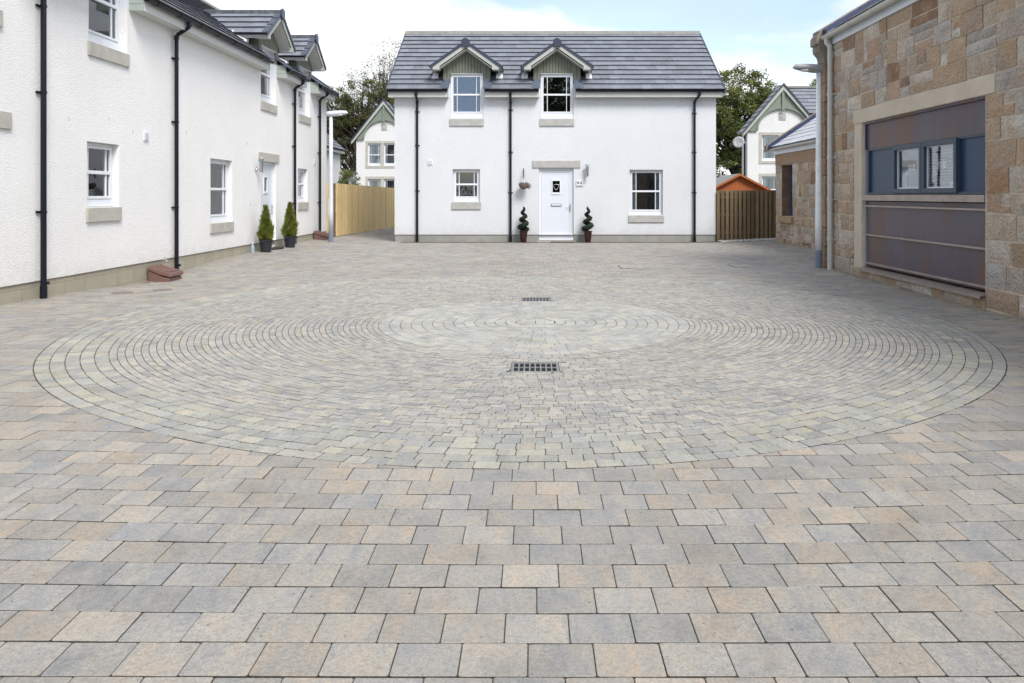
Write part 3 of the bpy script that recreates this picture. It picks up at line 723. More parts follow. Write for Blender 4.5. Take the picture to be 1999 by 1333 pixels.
SL = 0.70
def dormer(root, uc, ze_main, ve=-0.34, cheek=0.68, hw=0.97, apex=5.93, eave=5.24, front=-0.30, winhw=0.50, wtop=5.03):
    """gabled dormer: part of the house with cladding, barge boards, roof sheets as sub-parts"""
    def zr(v): return ze_main+SL*(v-ve)
    cl = MB(); bw = 0.095; n = int(2*cheek/bw)
    sl = (apex-eave)/hw
    for i in range(n+1):
        a = uc-cheek+i*(2*cheek/(n+1)); b = a+2*cheek/(n+1)
        for (p, q) in ([(a, b)] if not (a < uc-winhw < b or a < uc+winhw < b) else [(a, uc-winhw if a < uc-winhw < b else uc+winhw), (uc-winhw if a < uc-winhw < b else uc+winhw, b)]):
            mid = (p+q)/2; zb = wtop+0.01 if abs(mid-uc) < winhw else zr(0.0)-0.1
            zt0 = apex-abs(p-uc)*sl-0.07; zt1 = apex-abs(q-uc)*sl-0.07
            e = 0.012
            cl.hexa([(p+e, -0.012, zb), (q-e, -0.012, zb), (q-e, 0.02, zb), (p+e, 0.02, zb), (p+e, -0.012, zt0), (q-e, -0.012, zt1), (q-e, 0.02, zt1), (p+e, 0.02, zt0)])
            cl.hexa([(p, 0.018, zb), (q, 0.018, zb), (q, 0.03, zb), (p, 0.03, zb), (p, 0.018, zt0), (q, 0.018, zt1), (q, 0.03, zt1), (p, 0.03, zt0)])
    d = cl.build('dormer', M_GREEN, root)
    for s in (-1, 1):
        ck = MB(); x = uc+s*cheek
        ck.prism([(0.0, zr(0)-0.15), (0.0, eave+0.12), (1.1, eave+0.12), (1.1, zr(1.1)-0.15)], 'x', x-0.015*s, x+0.02*s); ck.build('cheek', M_GREEN, d)
        lf = MB(); xi, xo, xb = uc+s*winhw, uc+s*(cheek+0.03), uc+s*(cheek+0.10)
        lf.hexa([(xi, -0.33, zr(-0.33)+0.02), (xb, -0.33, zr(-0.33)+0.02), (xo, 0.0, zr(0)+0.02), (xi, 0.0, zr(0)+0.02),
                 (xi, -0.335, zr(-0.33)+0.056), (xb, -0.335, zr(-0.33)+0.056), (xo, -0.005, zr(0.0)+0.056), (xi, -0.005, zr(0.0)+0.056)])
        lf.box(min(xi, uc+s*(cheek+0.01)), max(xi, uc+s*(cheek+0.01)), -0.024, -0.014, zr(0)+0.03, zr(0)+0.12)
        lf.build('lead_apron', M_LEAD, d)
        # roof slope
        t = MB(); ln = math.hypot(hw+0.06, (hw+0.06)*sl); S = Vector((-s*(hw+0.06), 0, (hw+0.06)*sl)).normalized()
        O = Vector((uc+s*(hw+0.06), front, apex-(hw+0.06)*sl)); N = Vector((s*sl, 0, 1)).normalized()
        back = (apex+0.05-ze_main)/SL+ve-front+0.05
        A = Vector((0, 1, 0))
        if s == 1: O2, A2 = O, A
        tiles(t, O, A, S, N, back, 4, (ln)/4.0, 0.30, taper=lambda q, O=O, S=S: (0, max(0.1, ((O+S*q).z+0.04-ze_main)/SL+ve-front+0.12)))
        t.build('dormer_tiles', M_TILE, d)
        dk = MB(); e0 = O; e1 = O+S*ln
        vb0 = (e0.z-ze_main)/SL+ve+0.2; vb1 = (e1.z-ze_main)/SL+ve+0.2
        dk.hexa([(e0.x, front, e0.z-0.05), (e0.x, vb0, e0.z-0.05), (e1.x, vb1, e1.z-0.05), (e1.x, front, e1.z-0.05),
                 (e0.x, front, e0.z-0.008), (e0.x, vb0, e0.z-0.008), (e1.x, vb1, e1.z-0.008), (e1.x, front, e1.z-0.008)])
        # soffit under the front overhang
        dk.build('roof_deck', M_FASCIA, d)
        # barge board with kneeler end
        bg_ = MB(); bd = 0.15; th = 0.03
        o = lambda q: (uc+s*q)
        zt = lambda q: apex-q*sl-0.045
        kx = hw-0.20; kz = eave-0.13
        poly = [(o(0), zt(0)), (o(hw), zt(hw)), (o(hw), kz), (o(kx), kz), (o(kx), zt(kx)-0.125), (o(0), zt(0)-0.135)]
        bg_.prism(poly, 'y', front-0.02, front+th-0.02)
        bg_.build('barge_board', M_BARGE, d)
        bx = MB(); xa, xb = sorted((o(kx+0.003), o(hw-0.003)))
        bx.box(xa, xb, front+th-0.018, 0.0, kz+0.003, kz+0.15)
        bx.box(*sorted((o(hw-0.03), o(hw))), 0.001, 0.55, kz, kz+0.13)
        bx.build('kneeler_box', M_FASCIA, d)
        eg = MB()
        eg.prism([(front, zt(0)-0.19), (front, zt(0)-0.18), (0, zt(0)-0.18), (0, zt(0)-0.19)], 'x', uc-0.002, uc+0.002)
        so_ = MB(); so_.hexa([(o(0.0), front+0.012, zt(0)-0.18), (o(kx), front+0.012, zt(kx)-0.18), (o(kx), 0, zt(kx)-0.18), (o(0), 0, zt(0)-0.18),
                              (o(0.0), front+0.012, zt(0)-0.165), (o(kx), front+0.012, zt(kx)-0.165), (o(kx), 0, zt(kx)-0.165), (o(0), 0, zt(0)-0.165)])
        so_.build('soffit', M_FASCIA, d)
        # verge cap, in stepped lengths like the tiles
        vc = MB(); q0 = hw+0.07; nst = 3
        for k in range(nst):
            qa = q0*(1-k/nst); qb = q0*(1-(k+1)/nst); up = 0.018*(1 if True else 0)
            za, zb_ = apex-qa*sl, apex-qb*sl
            vc.hexa([(o(qa), front-0.045, za-0.045), (o(qb), front-0.045, zb_-0.045), (o(qb), front+0.09, zb_-0.0), (o(qa), front+0.09, za-0.0),
                     (o(qa), front-0.045, za+0.055), (o(qb), front-0.045, zb_+0.035), (o(qb), front+0.09, zb_+0.04), (o(qa), front+0.09, za+0.06)])
        vc.build('verge_cap', M_NAVY, d)
        # little gutter along dormer eave
        gt = MB(); xg = uc+s*(hw+0.07); zg = eave-0.03
        pr = [(xg+0.045*math.cos(t), zg+0.045*math.sin(t)) for t in [math.pi+math.pi*i/6 for i in range(7)]]
        gt.prism(pr, 'y', front-0.02, (zg-ze_main)/SL+ve+0.08); gt.build('dormer_gutter', M_BLACK, d)
        wl = MB(); wl.hexa([(uc+s*(hw-0.10), -0.02+0.18, zr(0.18)+0.03), (uc+s*(hw+0.10), 0.16, zr(0.16)+0.03), (uc+s*(hw+0.08), 0.5, zr(0.5)+0.04), (uc+s*(hw-0.10), 0.5, zr(0.5)+0.04),
                            (uc+s*(hw-0.10), 0.16, zr(0.18)+0.12), (uc+s*(hw+0.04), 0.16, zr(0.16)+0.08), (uc+s*(hw+0.04), 0.5, zr(0.5)+0.07), (uc+s*(hw-0.10), 0.5, zr(0.5)+0.12)])
        wl.build('lead_saddle', M_WHITELEAD, d)
    rg = MB(); vb = (apex+0.04-ze_main)/SL+ve+0.05; y = front-0.04
    while y < vb:
        y2 = min(y+0.42, vb)
        pr = [(uc-0.115, apex-0.07), (uc-0.06, apex+0.045), (uc, apex+0.075), (uc+0.06, apex+0.045), (uc+0.115, apex-0.07), (uc, apex+0.03)]
        rg.prism(pr, 'y', y, y2-0.004); y = y2
    rg.build('dormer_ridge', M_TILE, d)
    hx = MB(); hx.prism([(uc-0.125, apex-0.12), (uc-0.125, apex+0.045), (uc-0.03, apex+0.10), (uc+0.03, apex+0.10), (uc+0.125, apex+0.045), (uc+0.125, apex-0.12), (uc+0.04, apex-0.17), (uc-0.04, apex-0.17)], 'y', front-0.075, front-0.03)
    hx.build('ridge_end_cap', M_NAVY, d, bevel=0.01)
    return d

def white_house(root, U0, U1, D, ze, lower, upper, doors, pipes, vents, mh, mb_, ms, basez, ticks=(), ov=0.18, upw=0.49, uv=0.05, ov1=None):
    ov1 = ov if ov1 is None else ov1
    ztop = ze-0.20; ve = -0.34
    holes = [(a, b, c, d) for a, b, c, d, *_ in lower]+[(a, b, c, d) for a, b, c, d, *_ in doors]+[(uc-upw, uc+upw, 3.70, 9) for uc, *_ in upper]
    zb = basez
    # front wall: harl above base course
    m = MB(); up = [(a, b, max(c, zb), d) for a, b, c, d in holes]
    wall_grid(m, U0, U1, zb, ztop, 0.0, 0.32, up)
    rv = (D/2) ; zr = lambda v: ze-0.07+SL*(v-ve)
    for u, s in ((U0, -1), (U1, 1)):
        x0, x1 = (u, u+0.3) if s < 0 else (u-0.3, u)
        m.prism([(0.321, zb), (D, zb), (D, ztop), (D/2, zr(D/2)-0.12), (0.321, ztop+0.1)], 'x', x0, x1)
    m.box(U0+0.31, U1-0.31, D-0.3, D-0.002, zb, ztop)
    m.build('wall', mh, root, fix=False)
    bc = MB(); bh = [(a, b, c, 9) for a, b, c, d in holes if c < zb]
    wall_grid(bc, U0+0.015, U1-0.015, -0.4, zb-0.002, 0.018, 0.2, bh)
    bc.box(U0+0.015, U0+0.2, 0.22, D-0.02, -0.4, zb-0.002); bc.box(U1-0.2, U1-0.015, 0.22, D-0.02, -0.4, zb-0.002)
    bc.build('base_course', mb_, root, fix=False)
    # roof
    n = 13; run = D/2-ve; ln = run*math.sqrt(1+SL*SL); S = Vector((0, 1, SL)).normalized(); N = Vector((0, -SL, 1)).normalized()
    cuts = [(uc-0.70-(U0-ov), uc+0.70-(U0-ov), (1.0-ve)*math.sqrt(1+SL*SL)) for uc, *_ in upper]
    t = MB(); Lr = U1+ov1-(U0-ov)
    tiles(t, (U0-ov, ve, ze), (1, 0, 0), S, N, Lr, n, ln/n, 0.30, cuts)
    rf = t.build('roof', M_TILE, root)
    dk = MB(); edges = [U0-ov+0.02]
    segs = []; cur = U0-ov+0.02
    for uc, *_ in sorted(upper): segs.append((cur, uc-0.70, ve+0.03)); segs.append((uc-0.70, uc+0.70, 0.95)); cur = uc+0.70
    segs.append((cur, U1+ov1-0.02, ve+0.03))
    zz = lambda v: ze+SL*(v-ve)
    for a, b, v0 in segs:
        dk.hexa([(a, v0, zz(v0)-0.09), (b, v0, zz(v0)-0.09), (b, D/2, zz(D/2)-0.09), (a, D/2, zz(D/2)-0.09), (a, v0, zz(v0)-0.008), (b, v0, zz(v0)-0.008), (b, D/2, zz(D/2)-0.008), (a, D/2, zz(D/2)-0.008)])
    v1 = D-ve
    dk.hexa([(U0-ov, D/2, zz(D/2)-0.09), (U1+ov1, D/2, zz(D/2)-0.09), (U1+ov1, v1, ze-0.09), (U0-ov, v1, ze-0.09), (U0-ov, D/2, zz(D/2)+0.02), (U1+ov1, D/2, zz(D/2)+0.02), (U1+ov1, v1, ze+0.02), (U0-ov, v1, ze+0.02)])
    dk.build('roof_deck', M_NAVY, rf)
    rg = MB(); x = U0-ov-0.01; zk = zz(D/2)
    while x < U1+ov1:
        x2 = min(x+0.45, U1+ov1+0.01)
        rg.prism([(D/2-0.12, zk-0.05), (D/2-0.07, zk+0.05), (D/2, zk+0.085), (D/2+0.07, zk+0.05), (D/2+0.12, zk-0.05)], 'x', x, x2-0.006); x = x2
    rg.build('ridge_tiles', M_RIDGE, rf)
    for u, s in ((U0-ov, -1), (U1+ov1, 1)):
        vg = MB(); xa, xb = sorted((u-0.015*s, u+0.02*s))
        vg.prism([(ve-0.02, ze-0.10), (D/2, zk-0.10), (D/2, zk+0.045), (ve-0.02, ze+0.035)], 'x', xa, xb); vg.build('verge', M_NAVY, rf)
    # eaves box, interrupted by the upper windows
    cur = U0-ov+0.03; ranges = []
    for uc, *_ in sorted(upper): ranges.append((cur, uc-upw-0.06)); cur = uc+upw+0.06
    ranges.append((cur, U1+ov1-0.03))
    for i, (a, b) in enumerate(ranges):
        e = MB(); e.box(a, b, -0.235, -0.001, ztop-0.005, ztop+0.025); e.box(a, b, -0.235, -0.21, ztop+0.0255, ze-0.03)
        e.box(a, b, -0.2095, -0.001, ztop+0.026, ztop+0.05)
        e.build('eaves_box', M_FASCIA, root)
        for xx in ((b,) if i == 0 else (a,) if i == len(ranges)-1 else (a, b)):
            x0, x1 = (xx+0.001, xx+0.012) if xx == b else (xx-0.012, xx-0.001)
            en = MB()
            for kk in range(3):
                z0_ = ztop-0.01+kk*0.11
                en.prism([(-0.24, z0_), (0.0, z0_), (0.0, z0_+0.104), (-0.24, z0_+0.104)], 'x', x0, x1)
            en.build('eaves_end', M_SAGEPALE, root)
        gutter(root, a-0.0, b+0.0, -0.295, ze-0.005)
    for uc, *_ in upper: dormer(root, uc, ze, ve)
    for it in upper:
        uc, bk = it[0], it[1]
        w_ = window(root, uc-upw+0.004, uc+upw-0.004, 3.705, 5.03, uv, bk, split=0.49, sillw=0.12)
        hl = MB(); hl.box(uc-upw-0.002, uc+upw+0.002, -0.02, uv+0.06, 5.031, 5.039); hl.build('window_head', M_UPVC, w_)
        stone_sill(root, uc-upw-0.02, uc+upw+0.02, 3.48, 3.699, ms)
        # upper reveals boarded in white above the wall head
        for s in (-1, 1):
            r_ = MB(); x0, x1 = sorted((uc+s*(upw+0.001), uc+s*(upw+0.05))); r_.box(x0, x1, -0.012 if uv < 0.08 else -0.004, uv+0.06, ztop+0.001, 4.74 if uv < 0.08 else 5.03); r_.build('window_cheek', M_UPVC, w_)
    for a, b, c, d, bk, sz in lower:
        window(root, a+0.004, b-0.004, c+0.004, d-0.004, 0.10, bk, split=0.5)
        stone_sill(root, a-0.03, b+0.03, c-sz, c-0.001, ms)
    for a, b, c, d, orn in doors:
        door(root, a+0.003, b-0.003, c+0.02, d-0.003, 0.07, orn)
        l = MB(); um = (a+b)/2; l.box(um-0.71, um+0.71, -0.03, 0.06, d+0.002, d+0.215); l.build('door_lintel', ms, root, bevel=0.006)
    for u, zbm, cl, dx in pipes: downpipe(root, u, ze-0.04, zbm, -0.295, clips=cl, dx=dx)
    for u, z in vents:
        q = MB(); q.box(u-0.075, u+0.075, -0.02, -0.002, z-0.08, z+0.08)
        for k in range(5): q.box(u-0.055, u+0.055, -0.03, -0.0205, z-0.055+k*0.025, z-0.045+k*0.025)
        q.build('wall_vent', M_UPVC, root)
    for u, z in ticks:
        q = MB(); q.box(u-0.004, u+0.004, -0.005, -0.0005, z-0.03, z+0.03); q.build('weep_vent', M_TICK, root)
M_SAGEPALE = simple('pale_sage', (0.36, 0.41, 0.37), 0.5, var=0.04)

# ------------------------------------------------------------------ the middle house
mid = empty('white_house', (0, 22.4, 0), 0, 'white rendered house facing the court, with two gabled dormers and a hanging basket', 'house')
tk = [(-3.8, 2.82), (-2.98, 2.8), (-2.37, 2.82), (-1.45, 2.82), (-0.6, 2.81), (0.1, 2.82), (1.36, 2.8), (2.2, 2.82), (2.9, 2.81), (3.75, 2.82), (4.6, 2.8),
      (-3.0, 4.2), (-1.45, 4.2), (-0.62, 4.19), (0.0, 2.54), (0.45, 2.54), (0.95, 2.54), (-1.45, 2.42), (2.9, 2.42), (2.6, 4.2), (3.5, 4.2), (4.4, 4.2)]
white_house(mid, -4.14, 5.42, 6.1, 4.52,
            lower=[(-2.41, -1.60, 1.225, 2.197, 'dark', 0.225), (2.85, 3.84, 0.83, 2.18, 'curtain', 0.215)],
            upper=[(-1.995, 'blind'), (0.69, 'dark')], doors=[(0.155, 1.185, 0.09, 2.235, True)],
            pipes=[(-3.46, 0.04, (3.9, 2.9, 1.55), 0), (-0.69, 0.04, (3.95, 2.7, 1.5), 0), (4.77, 0.03, (3.85, 2.7, 1.5), 0.10)],
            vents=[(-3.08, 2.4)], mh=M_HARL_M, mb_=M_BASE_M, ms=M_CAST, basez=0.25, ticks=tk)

# ------------------------------------------------------------------ the long house on the left
left = empty('white_house', (-6.55, 0, 0), R(90), 'long white rendered house along the left side with black downpipes and dormers above the gutter', 'house')
white_house(left, 2.0, 23.8, 6.6, 4.62,
            lower=[(11.04, 11.89, 1.247, 2.216, 'frost', 0.225), (15.25, 16.35, 0.86, 2.17, 'net', 0.215), (20.9, 21.8, 1.235, 2.17, 'curtain', 0.22)],
            upper=[(8.7, 'dark'), (11.6, 'frostw'), (18.6, 'net'), (21.5, 'net')],
            doors=[(8.20, 9.21, 0.12, 2.24, False), (18.08, 19.12, 0.12, 2.24, False)],
            pipes=[(9.96, 0.06, (3.92, 2.78, 1.2), 0), (13.67, -0.05, (3.9, 2.75, 1.2), 0), (20.45, 0.08, (3.9, 2.75, 1.2), 0), (22.85, 0.08, (3.8, 2.7, 1.2), 0)],
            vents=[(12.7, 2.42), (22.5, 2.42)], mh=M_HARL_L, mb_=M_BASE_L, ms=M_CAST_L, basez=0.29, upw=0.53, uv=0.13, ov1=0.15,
            ticks=[(11.6, 2.6), (12.3, 2.45), (10.6, 2.5), (14.2, 2.6), (17.2, 2.6), (22.2, 2.7), (17.4, 1.2)])
# ------------------------------------------------------------------ squared rubble
STONE_COLS = [(0.44, 0.31, 0.205), (0.47, 0.37, 0.27), (0.40, 0.28, 0.18), (0.50, 0.42, 0.34), (0.38, 0.33, 0.285), (0.45, 0.295, 0.20), (0.56, 0.49, 0.40), (0.36, 0.25, 0.165), (0.43, 0.385, 0.345), (0.37, 0.21, 0.115), (0.22, 0.12, 0.07)]
STONE_W = [9, 11, 7, 12, 7, 7, 9, 4, 8, 3, 2]
def stone_block(mb, a, b, c, d, v=0.0, proud=0.012, wob=0.008, rough=True):
    g = 0.009; ch = 0.008; r_ = rnd
    col = r_.choices(STONE_COLS, STONE_W)[0]; k = r_.uniform(1.05, 1.32); mb.cur = (min(.7, col[0]*k*0.97), min(.7, col[1]*k*1.03), min(.7, col[2]*k*1.08))
    a += g; b -= g; c += g; d -= g
    if b-a < 0.03 or d-c < 0.03: return
    p = proud+r_.uniform(-0.004, 0.008)
    nu = max(2, int((b-a)/0.09)); nz_ = max(2, int((d-c)/0.09))
    vs = []; ju = [0]*(nu+1)
    cw = [(r_.uniform(-wob, wob), r_.uniform(-wob, wob)) for _ in range(4)]
    for j in range(nz_+1):
        for i in range(nu+1):
            fu, fz = i/nu, j/nz_
            ox = (cw[0][0]*(1-fu)+cw[1][0]*fu)*(1-fz)+(cw[2][0]*(1-fu)+cw[3][0]*fu)*fz
            oz = (cw[0][1]*(1-fu)+cw[1][1]*fu)*(1-fz)+(cw[2][1]*(1-fu)+cw[3][1]*fu)*fz
            edge = i in (0, nu) or j in (0, nz_)
            dep = (p-0.008 if edge else p+(r_.uniform(-0.006, 0.013) if rough else 0))
            e = r_.uniform(-0.003, 0.003) if edge else 0
            uu = a+(b-a)*fu+ox+(e if i not in (0, nu) or True else 0); zz = c+(d-c)*fz+oz+e
            vs.append((uu, v-dep, zz))
    W = nu+1
    fs = [(j*W+i, j*W+i+1, (j+1)*W+i+1, (j+1)*W+i) for j in range(nz_) for i in range(nu)]
    per = [i for i in range(W)]+[j*W+nu for j in range(1, nz_+1)]+[nz_*W+i for i in range(nu-1, -1, -1)]+[j*W for j in range(nz_-1, 0, -1)]
    base = len(vs)
    for q in per: vs.append((vs[q][0], v+0.01, vs[q][2]))
    m = len(per)
    for i in range(m): fs.append((per[i], base+i, base+(i+1) % m, per[(i+1) % m]))
    mb.add(vs, fs)
def rubble(mb, u0, u1, z0, z1, holes, hmin=0.2, hmax=0.33, lmin=0.22, lmax=0.68, v=0.0, fixed=()):
    zs = [z0]; stops = sorted({z1, *[h[2] for h in holes if h[2] > z0], *[h[3] for h in holes if h[3] < z1], *fixed})
    for st in stops:
        span = st-zs[-1]
        if span < 0.02: continue
        n = max(1, round(span/rnd.uniform(hmin, hmax))); base = zs[-1]; ws = [rnd.uniform(0.8, 1.2) for _ in range(n)]; tot = sum(ws); acc = 0
        for q in ws: acc += q; zs.append(base+span*acc/tot)
    for c, d in zip(zs, zs[1:]):
        iv = [(u0, u1)]
        for h in holes:
            if h[2] < (c+d)/2 < h[3]:
                ns = []
                for a, b in iv:
                    if b <= h[0] or a >= h[1]: ns.append((a, b)); continue
                    if a < h[0]: ns.append((a, h[0]))
                    if b > h[1]: ns.append((h[1], b))
                iv = ns
        for a, b in iv:
            x = a
            while x < b-0.01:
                l = rnd.uniform(lmin, lmax)
                if b-(x+l) < lmin*0.7: l = b-x
                if l > lmax*1.3: l = l/2
                hgt = d-c
                if hgt > 0.17 and rnd.random() < 0.20:
                    sp = c+hgt*rnd.uniform(0.4, 0.6); stone_block(mb, x, x+l, c, sp, v); stone_block(mb, x, x+l, sp, d, v)
                elif l > 0.34 and hgt > 0.17 and rnd.random() < 0.38:
                    q = x+l*rnd.uniform(0.55, 0.75); sp = c+hgt*rnd.uniform(0.4, 0.6)
                    stone_block(mb, x, q, c, d, v); stone_block(mb, q, x+l, c, sp, v); stone_block(mb, q, x+l, sp, d, v)
                else: stone_block(mb, x, x+l, c, d, v)
                x += l

TH = R(-90.62)
stone = empty('stone_building', (5.46, 13.88, 0), TH, 'tall sandstone building at the right edge with a wide rust-coloured steel bay', 'building')
def wloc(root, u, v, z):      # local to world
    a = root.rotation_euler[2]; return (root.location.x+u*math.cos(a)-v*math.sin(a), root.location.y+u*math.sin(a)+v*math.cos(a), z)
bay = (1.40, 4.87, 0.21, 2.617)
lint = (1.07, 5.07, 2.617, 2.855)
SU1 = 16.0; ZT = 4.16
m = MB(); m.cur = None
wall_grid(m, -0.02, SU1, -0.4, ZT+0.15, 0.004, 0.5, [bay])
m.box(-0.02, 0.45, 0.505, 8.0, -0.4, ZT); m.box(SU1-0.5, SU1, 0.505, 8.0, -0.4, ZT)
m.box(-0.02, SU1, 7.6, 8.0, -0.4, ZT)
m.prism([(0.1, ZT), (7.9, ZT), (4.0, ZT+2.42)], 'x', 0.0, 0.4)
m.build('wall_core', M_MORTAR, stone, fix=False)
st = MB(); st.cur = (0.5, 0.5, 0.5)
rubble(st, 0.10, 1.07, -0.2, 2.855, [], 0.20, 0.30, 0.22, 0.5)
rubble(st, 1.07, 4.87, -0.2, 0.208, [], 0.20, 0.28, 0.25, 0.6)
rubble(st, 4.87, 7.6, -0.2, 2.855, [lint], 0.25, 0.36, 0.28, 0.7)
rubble(st, 7.6, SU1, -0.2, 2.855, [], 0.25, 0.36, 0.28, 0.7)
rubble(st, 0.10, 2.3, 2.855, ZT, [], 0.22, 0.32, 0.25, 0.62)
rubble(st, 2.3, 5.1, 2.855, ZT, [], 0.24, 0.37, 0.3, 0.8)
rubble(st, 5.1, SU1, 2.855, ZT, [], 0.26, 0.4, 0.3, 0.85)
st.build('wall', M_STONE, stone, fix=False)
# gable end wall facing away, coursed as well
ge = MB(); ge.cur = (0.45, 0.38, 0.3); ge.box(-0.035, -0.021, 0.0, 8.0, -0.3, ZT); ge.build('gable_wall', M_STONE, stone)
# corner strip of dressed quoins standing proud
q = MB(); z = -0.2
while z < 3.95:
    h = rnd.choice((0.28, 0.34, 0.4)); z2 = min(z+h, 3.97); kq = rnd.uniform(.75, 1.15); q.cur = (0.36*kq, 0.25*kq, 0.155*kq)
    q.box(-0.30, 0.0 if rnd.random() < 0.5 else 0.02, -0.105+rnd.uniform(-.004, .004), 0.2, z+0.005, z2-0.003); z = z2
q.build('quoins', M_STONE, stone, bevel=0.008)
c = MB(); lt = lint
c.box(lt[0], lt[1], -0.016, 0.05, lt[2]+0.002, lt[3]-0.006); c.build('bay_lintel', M_CEMENT, stone, bevel=0.01)
c = MB(); c.box(1.09, 1.398, -0.012, 0.22, 0.21, 2.615); c.build('bay_jamb', M_CEMENT, stone, bevel=0.01)
c = MB(); c.box(4.872, 4.90, -0.004, 0.22, 0.25, 2.613); c.build('bay_jamb', M_CEMENT, stone)
# steel bay -------------------------------------------------
bu0, bu1 = 1.402, 4.868; bv = 0.055
by = empty('steel_bay', (0, 0, 0)); by.parent = stone
del by
c = MB(); c.box(bu0+0.055, bu1, bv, bv+0.02, 2.175, 2.612); c.box(bu0+0.04, bu0+0.055, bv-0.03, bv+0.02, 2.175, 2.612); c.box(bu0+0.056, bu1, bv-0.04, bv-0.002, 2.585, 2.612)
bp = c.build('rusted_steel_panel', M_CORTEN, stone); bp['label'] = 'upper rust-brown steel panel'
c = MB(); c.box(bu0, bu0+0.038, bv-0.02, bv+0.06, 0.25, 2.612); c.build('steel_post', M_LAMPHEAD, stone)
c = MB(); c.box(bu0+0.055, bu1, bv, bv+0.02, 0.27, 1.32); lp = c.build('rusted_steel_panel', M_CORTEN, stone); lp['label'] = 'lower rust-brown steel panel'
for z_, hh, pr in ((1.375, 0.055, 0.10), ): 
    c = MB(); c.box(bu0+0.02, bu1, bv-0.075, bv+0.03, 1.335, 1.425); c.build('steel_cill', M_CORTEN_RAIL, stone)
for z_ in (1.245, 0.775, 0.315):
    c = MB(); c.box(bu0+0.06, bu1, bv-0.045, bv-0.001, z_-0.012, z_+0.012); c.build('steel_rail', M_CORTEN_RAIL, stone)
c = MB(); c.hexa([(bu0-0.03, -0.075, 0.205), (bu1+0.01, -0.075, 0.205), (bu1+0.01, bv-0.002, 0.225), (bu0-0.03, bv-0.002, 0.225), (bu0-0.03, -0.075, 0.217), (bu1+0.01, -0.075, 0.217), (bu1+0.01, bv-0.002, 0.245), (bu0-0.03, bv-0.002, 0.245)])
c.box(bu0-0.03, bu1+0.01, -0.075, -0.069, 0.180, 0.2045)
c.build('steel_sill', M_CORTEN_RAIL, stone)
# windows band 1.47..2.17.  u positions measured from the court
def ux(px): return 13.88-5.3085/((px-1042)/1470-0.0109)
zb0, zb1 = 1.432, 2.173
c = MB(); c.box(bu0+0.08, bu1, bv+0.0, bv+0.07, zb0, zb0+0.035); c.box(bu0+0.08, bu1, bv+0.0, bv+0.07, zb1-0.03, zb1); 
c.box(bu0+0.08, bu0+0.12, bv, bv+0.07, zb0+0.036, zb1-0.031)
c.build('window_surround', M_WINBLUE, stone)
ua, ub, uc_, ud = ux(1739), ux(1795), ux(1861), bu1
for a, b in ((bu0+0.121, ua-0.002), (uc_+0.04, bu1)):
    c = MB(); c.box(a, b, bv+0.03, bv+0.05, zb0+0.036, zb1-0.031); c.build('blue_infill_panel', M_PANELBLUE, stone)
for a, b in ((ua, ub-0.006), (ub+0.006, uc_+0.02)):
    c = MB(); f1 = 0.065; v0, v1 = bv-0.035, bv+0.045
    z0_, z1_ = zb0+0.02, zb1-0.012
    c.box(a, a+f1, v0, v1, z0_, z1_); c.box(b-f1, b, v0, v1, z0_, z1_); c.box(a+f1, b-f1, v0, v1, z0_, z0_+f1); c.box(a+f1, b-f1, v0, v1, z1_-f1, z1_)
    wn = c.build('window', M_WINBLUE, stone, bevel=0.005)
    c = MB(); f2 = 0.012; aa, bb, cc, dd = a+f1, b-f1, z0_+f1, z1_-f1
    c.box(aa, aa+f2, v0+0.045, v1-0.01, cc, dd); c.box(bb-f2, bb, v0+0.045, v1-0.01, cc, dd); c.box(aa+f2, bb-f2, v0+0.045, v1-0.01, cc, cc+f2*1.5); c.box(aa+f2, bb-f2, v0+0.045, v1-0.01, dd-f2, dd)
    c.build('glazing_bead', M_UPVC, wn)
    c = MB(); c.box(aa+0.005, bb-0.005, v0+0.055, v0+0.061, cc+0.005, dd-0.005); c.build('pane', M_GLASS_STEEL, wn)
# room behind the bay
c = MB(); x0, x1, y0, y1, e0, e1 = ua-0.35, uc_+0.35, bv+0.09, 1.9, 0.9, 2.35
for p in (((x0, y1, e0), (x1, y1, e0), (x1, y1, e1), (x0, y1, e1)), ((x0, y0, e0), (x0, y1, e0), (x0, y1, e1), (x0, y0, e1)), ((x1, y0, e0), (x1, y1, e0), (x1, y1, e1), (x1, y0, e1)),
          ((x0, y0, e0), (x1, y0, e0), (x1, y1, e0), (x0, y1, e0)), ((x0, y0, e1), (x1, y0, e1), (x1, y1, e1), (x0, y1, e1))): c.quad(*p)
c.build('room_lining', M_ROOMPALE, stone, fix=False)
c = MB(); c.box(ua-0.3, uc_+0.3, bv+0.095, bv+0.36, zb0-0.02, zb0+0.015); c.build('inner_shelf', M_UPVC, stone)
bl = MB()
for k in range(17):
    z_ = zb0+0.07+k*0.042
    bl.hexa([(ua+0.30, bv+0.34, z_), (uc_+0.2, bv+0.34, z_), (uc_+0.2, bv+0.365, z_+0.022), (ua+0.30, bv+0.365, z_+0.022), (ua+0.30, bv+0.34, z_+0.003), (uc_+0.2, bv+0.34, z_+0.003), (uc_+0.2, bv+0.365, z_+0.025), (ua+0.30, bv+0.365, z_+0.025)])
blo = bl.build('venetian_blind', M_SLATBL); blo.location = stone.location; blo.rotation_euler = stone.rotation_euler
tag(blo, 'grey slatted venetian blind hanging behind the glass of the rusted steel bay', 'blind')
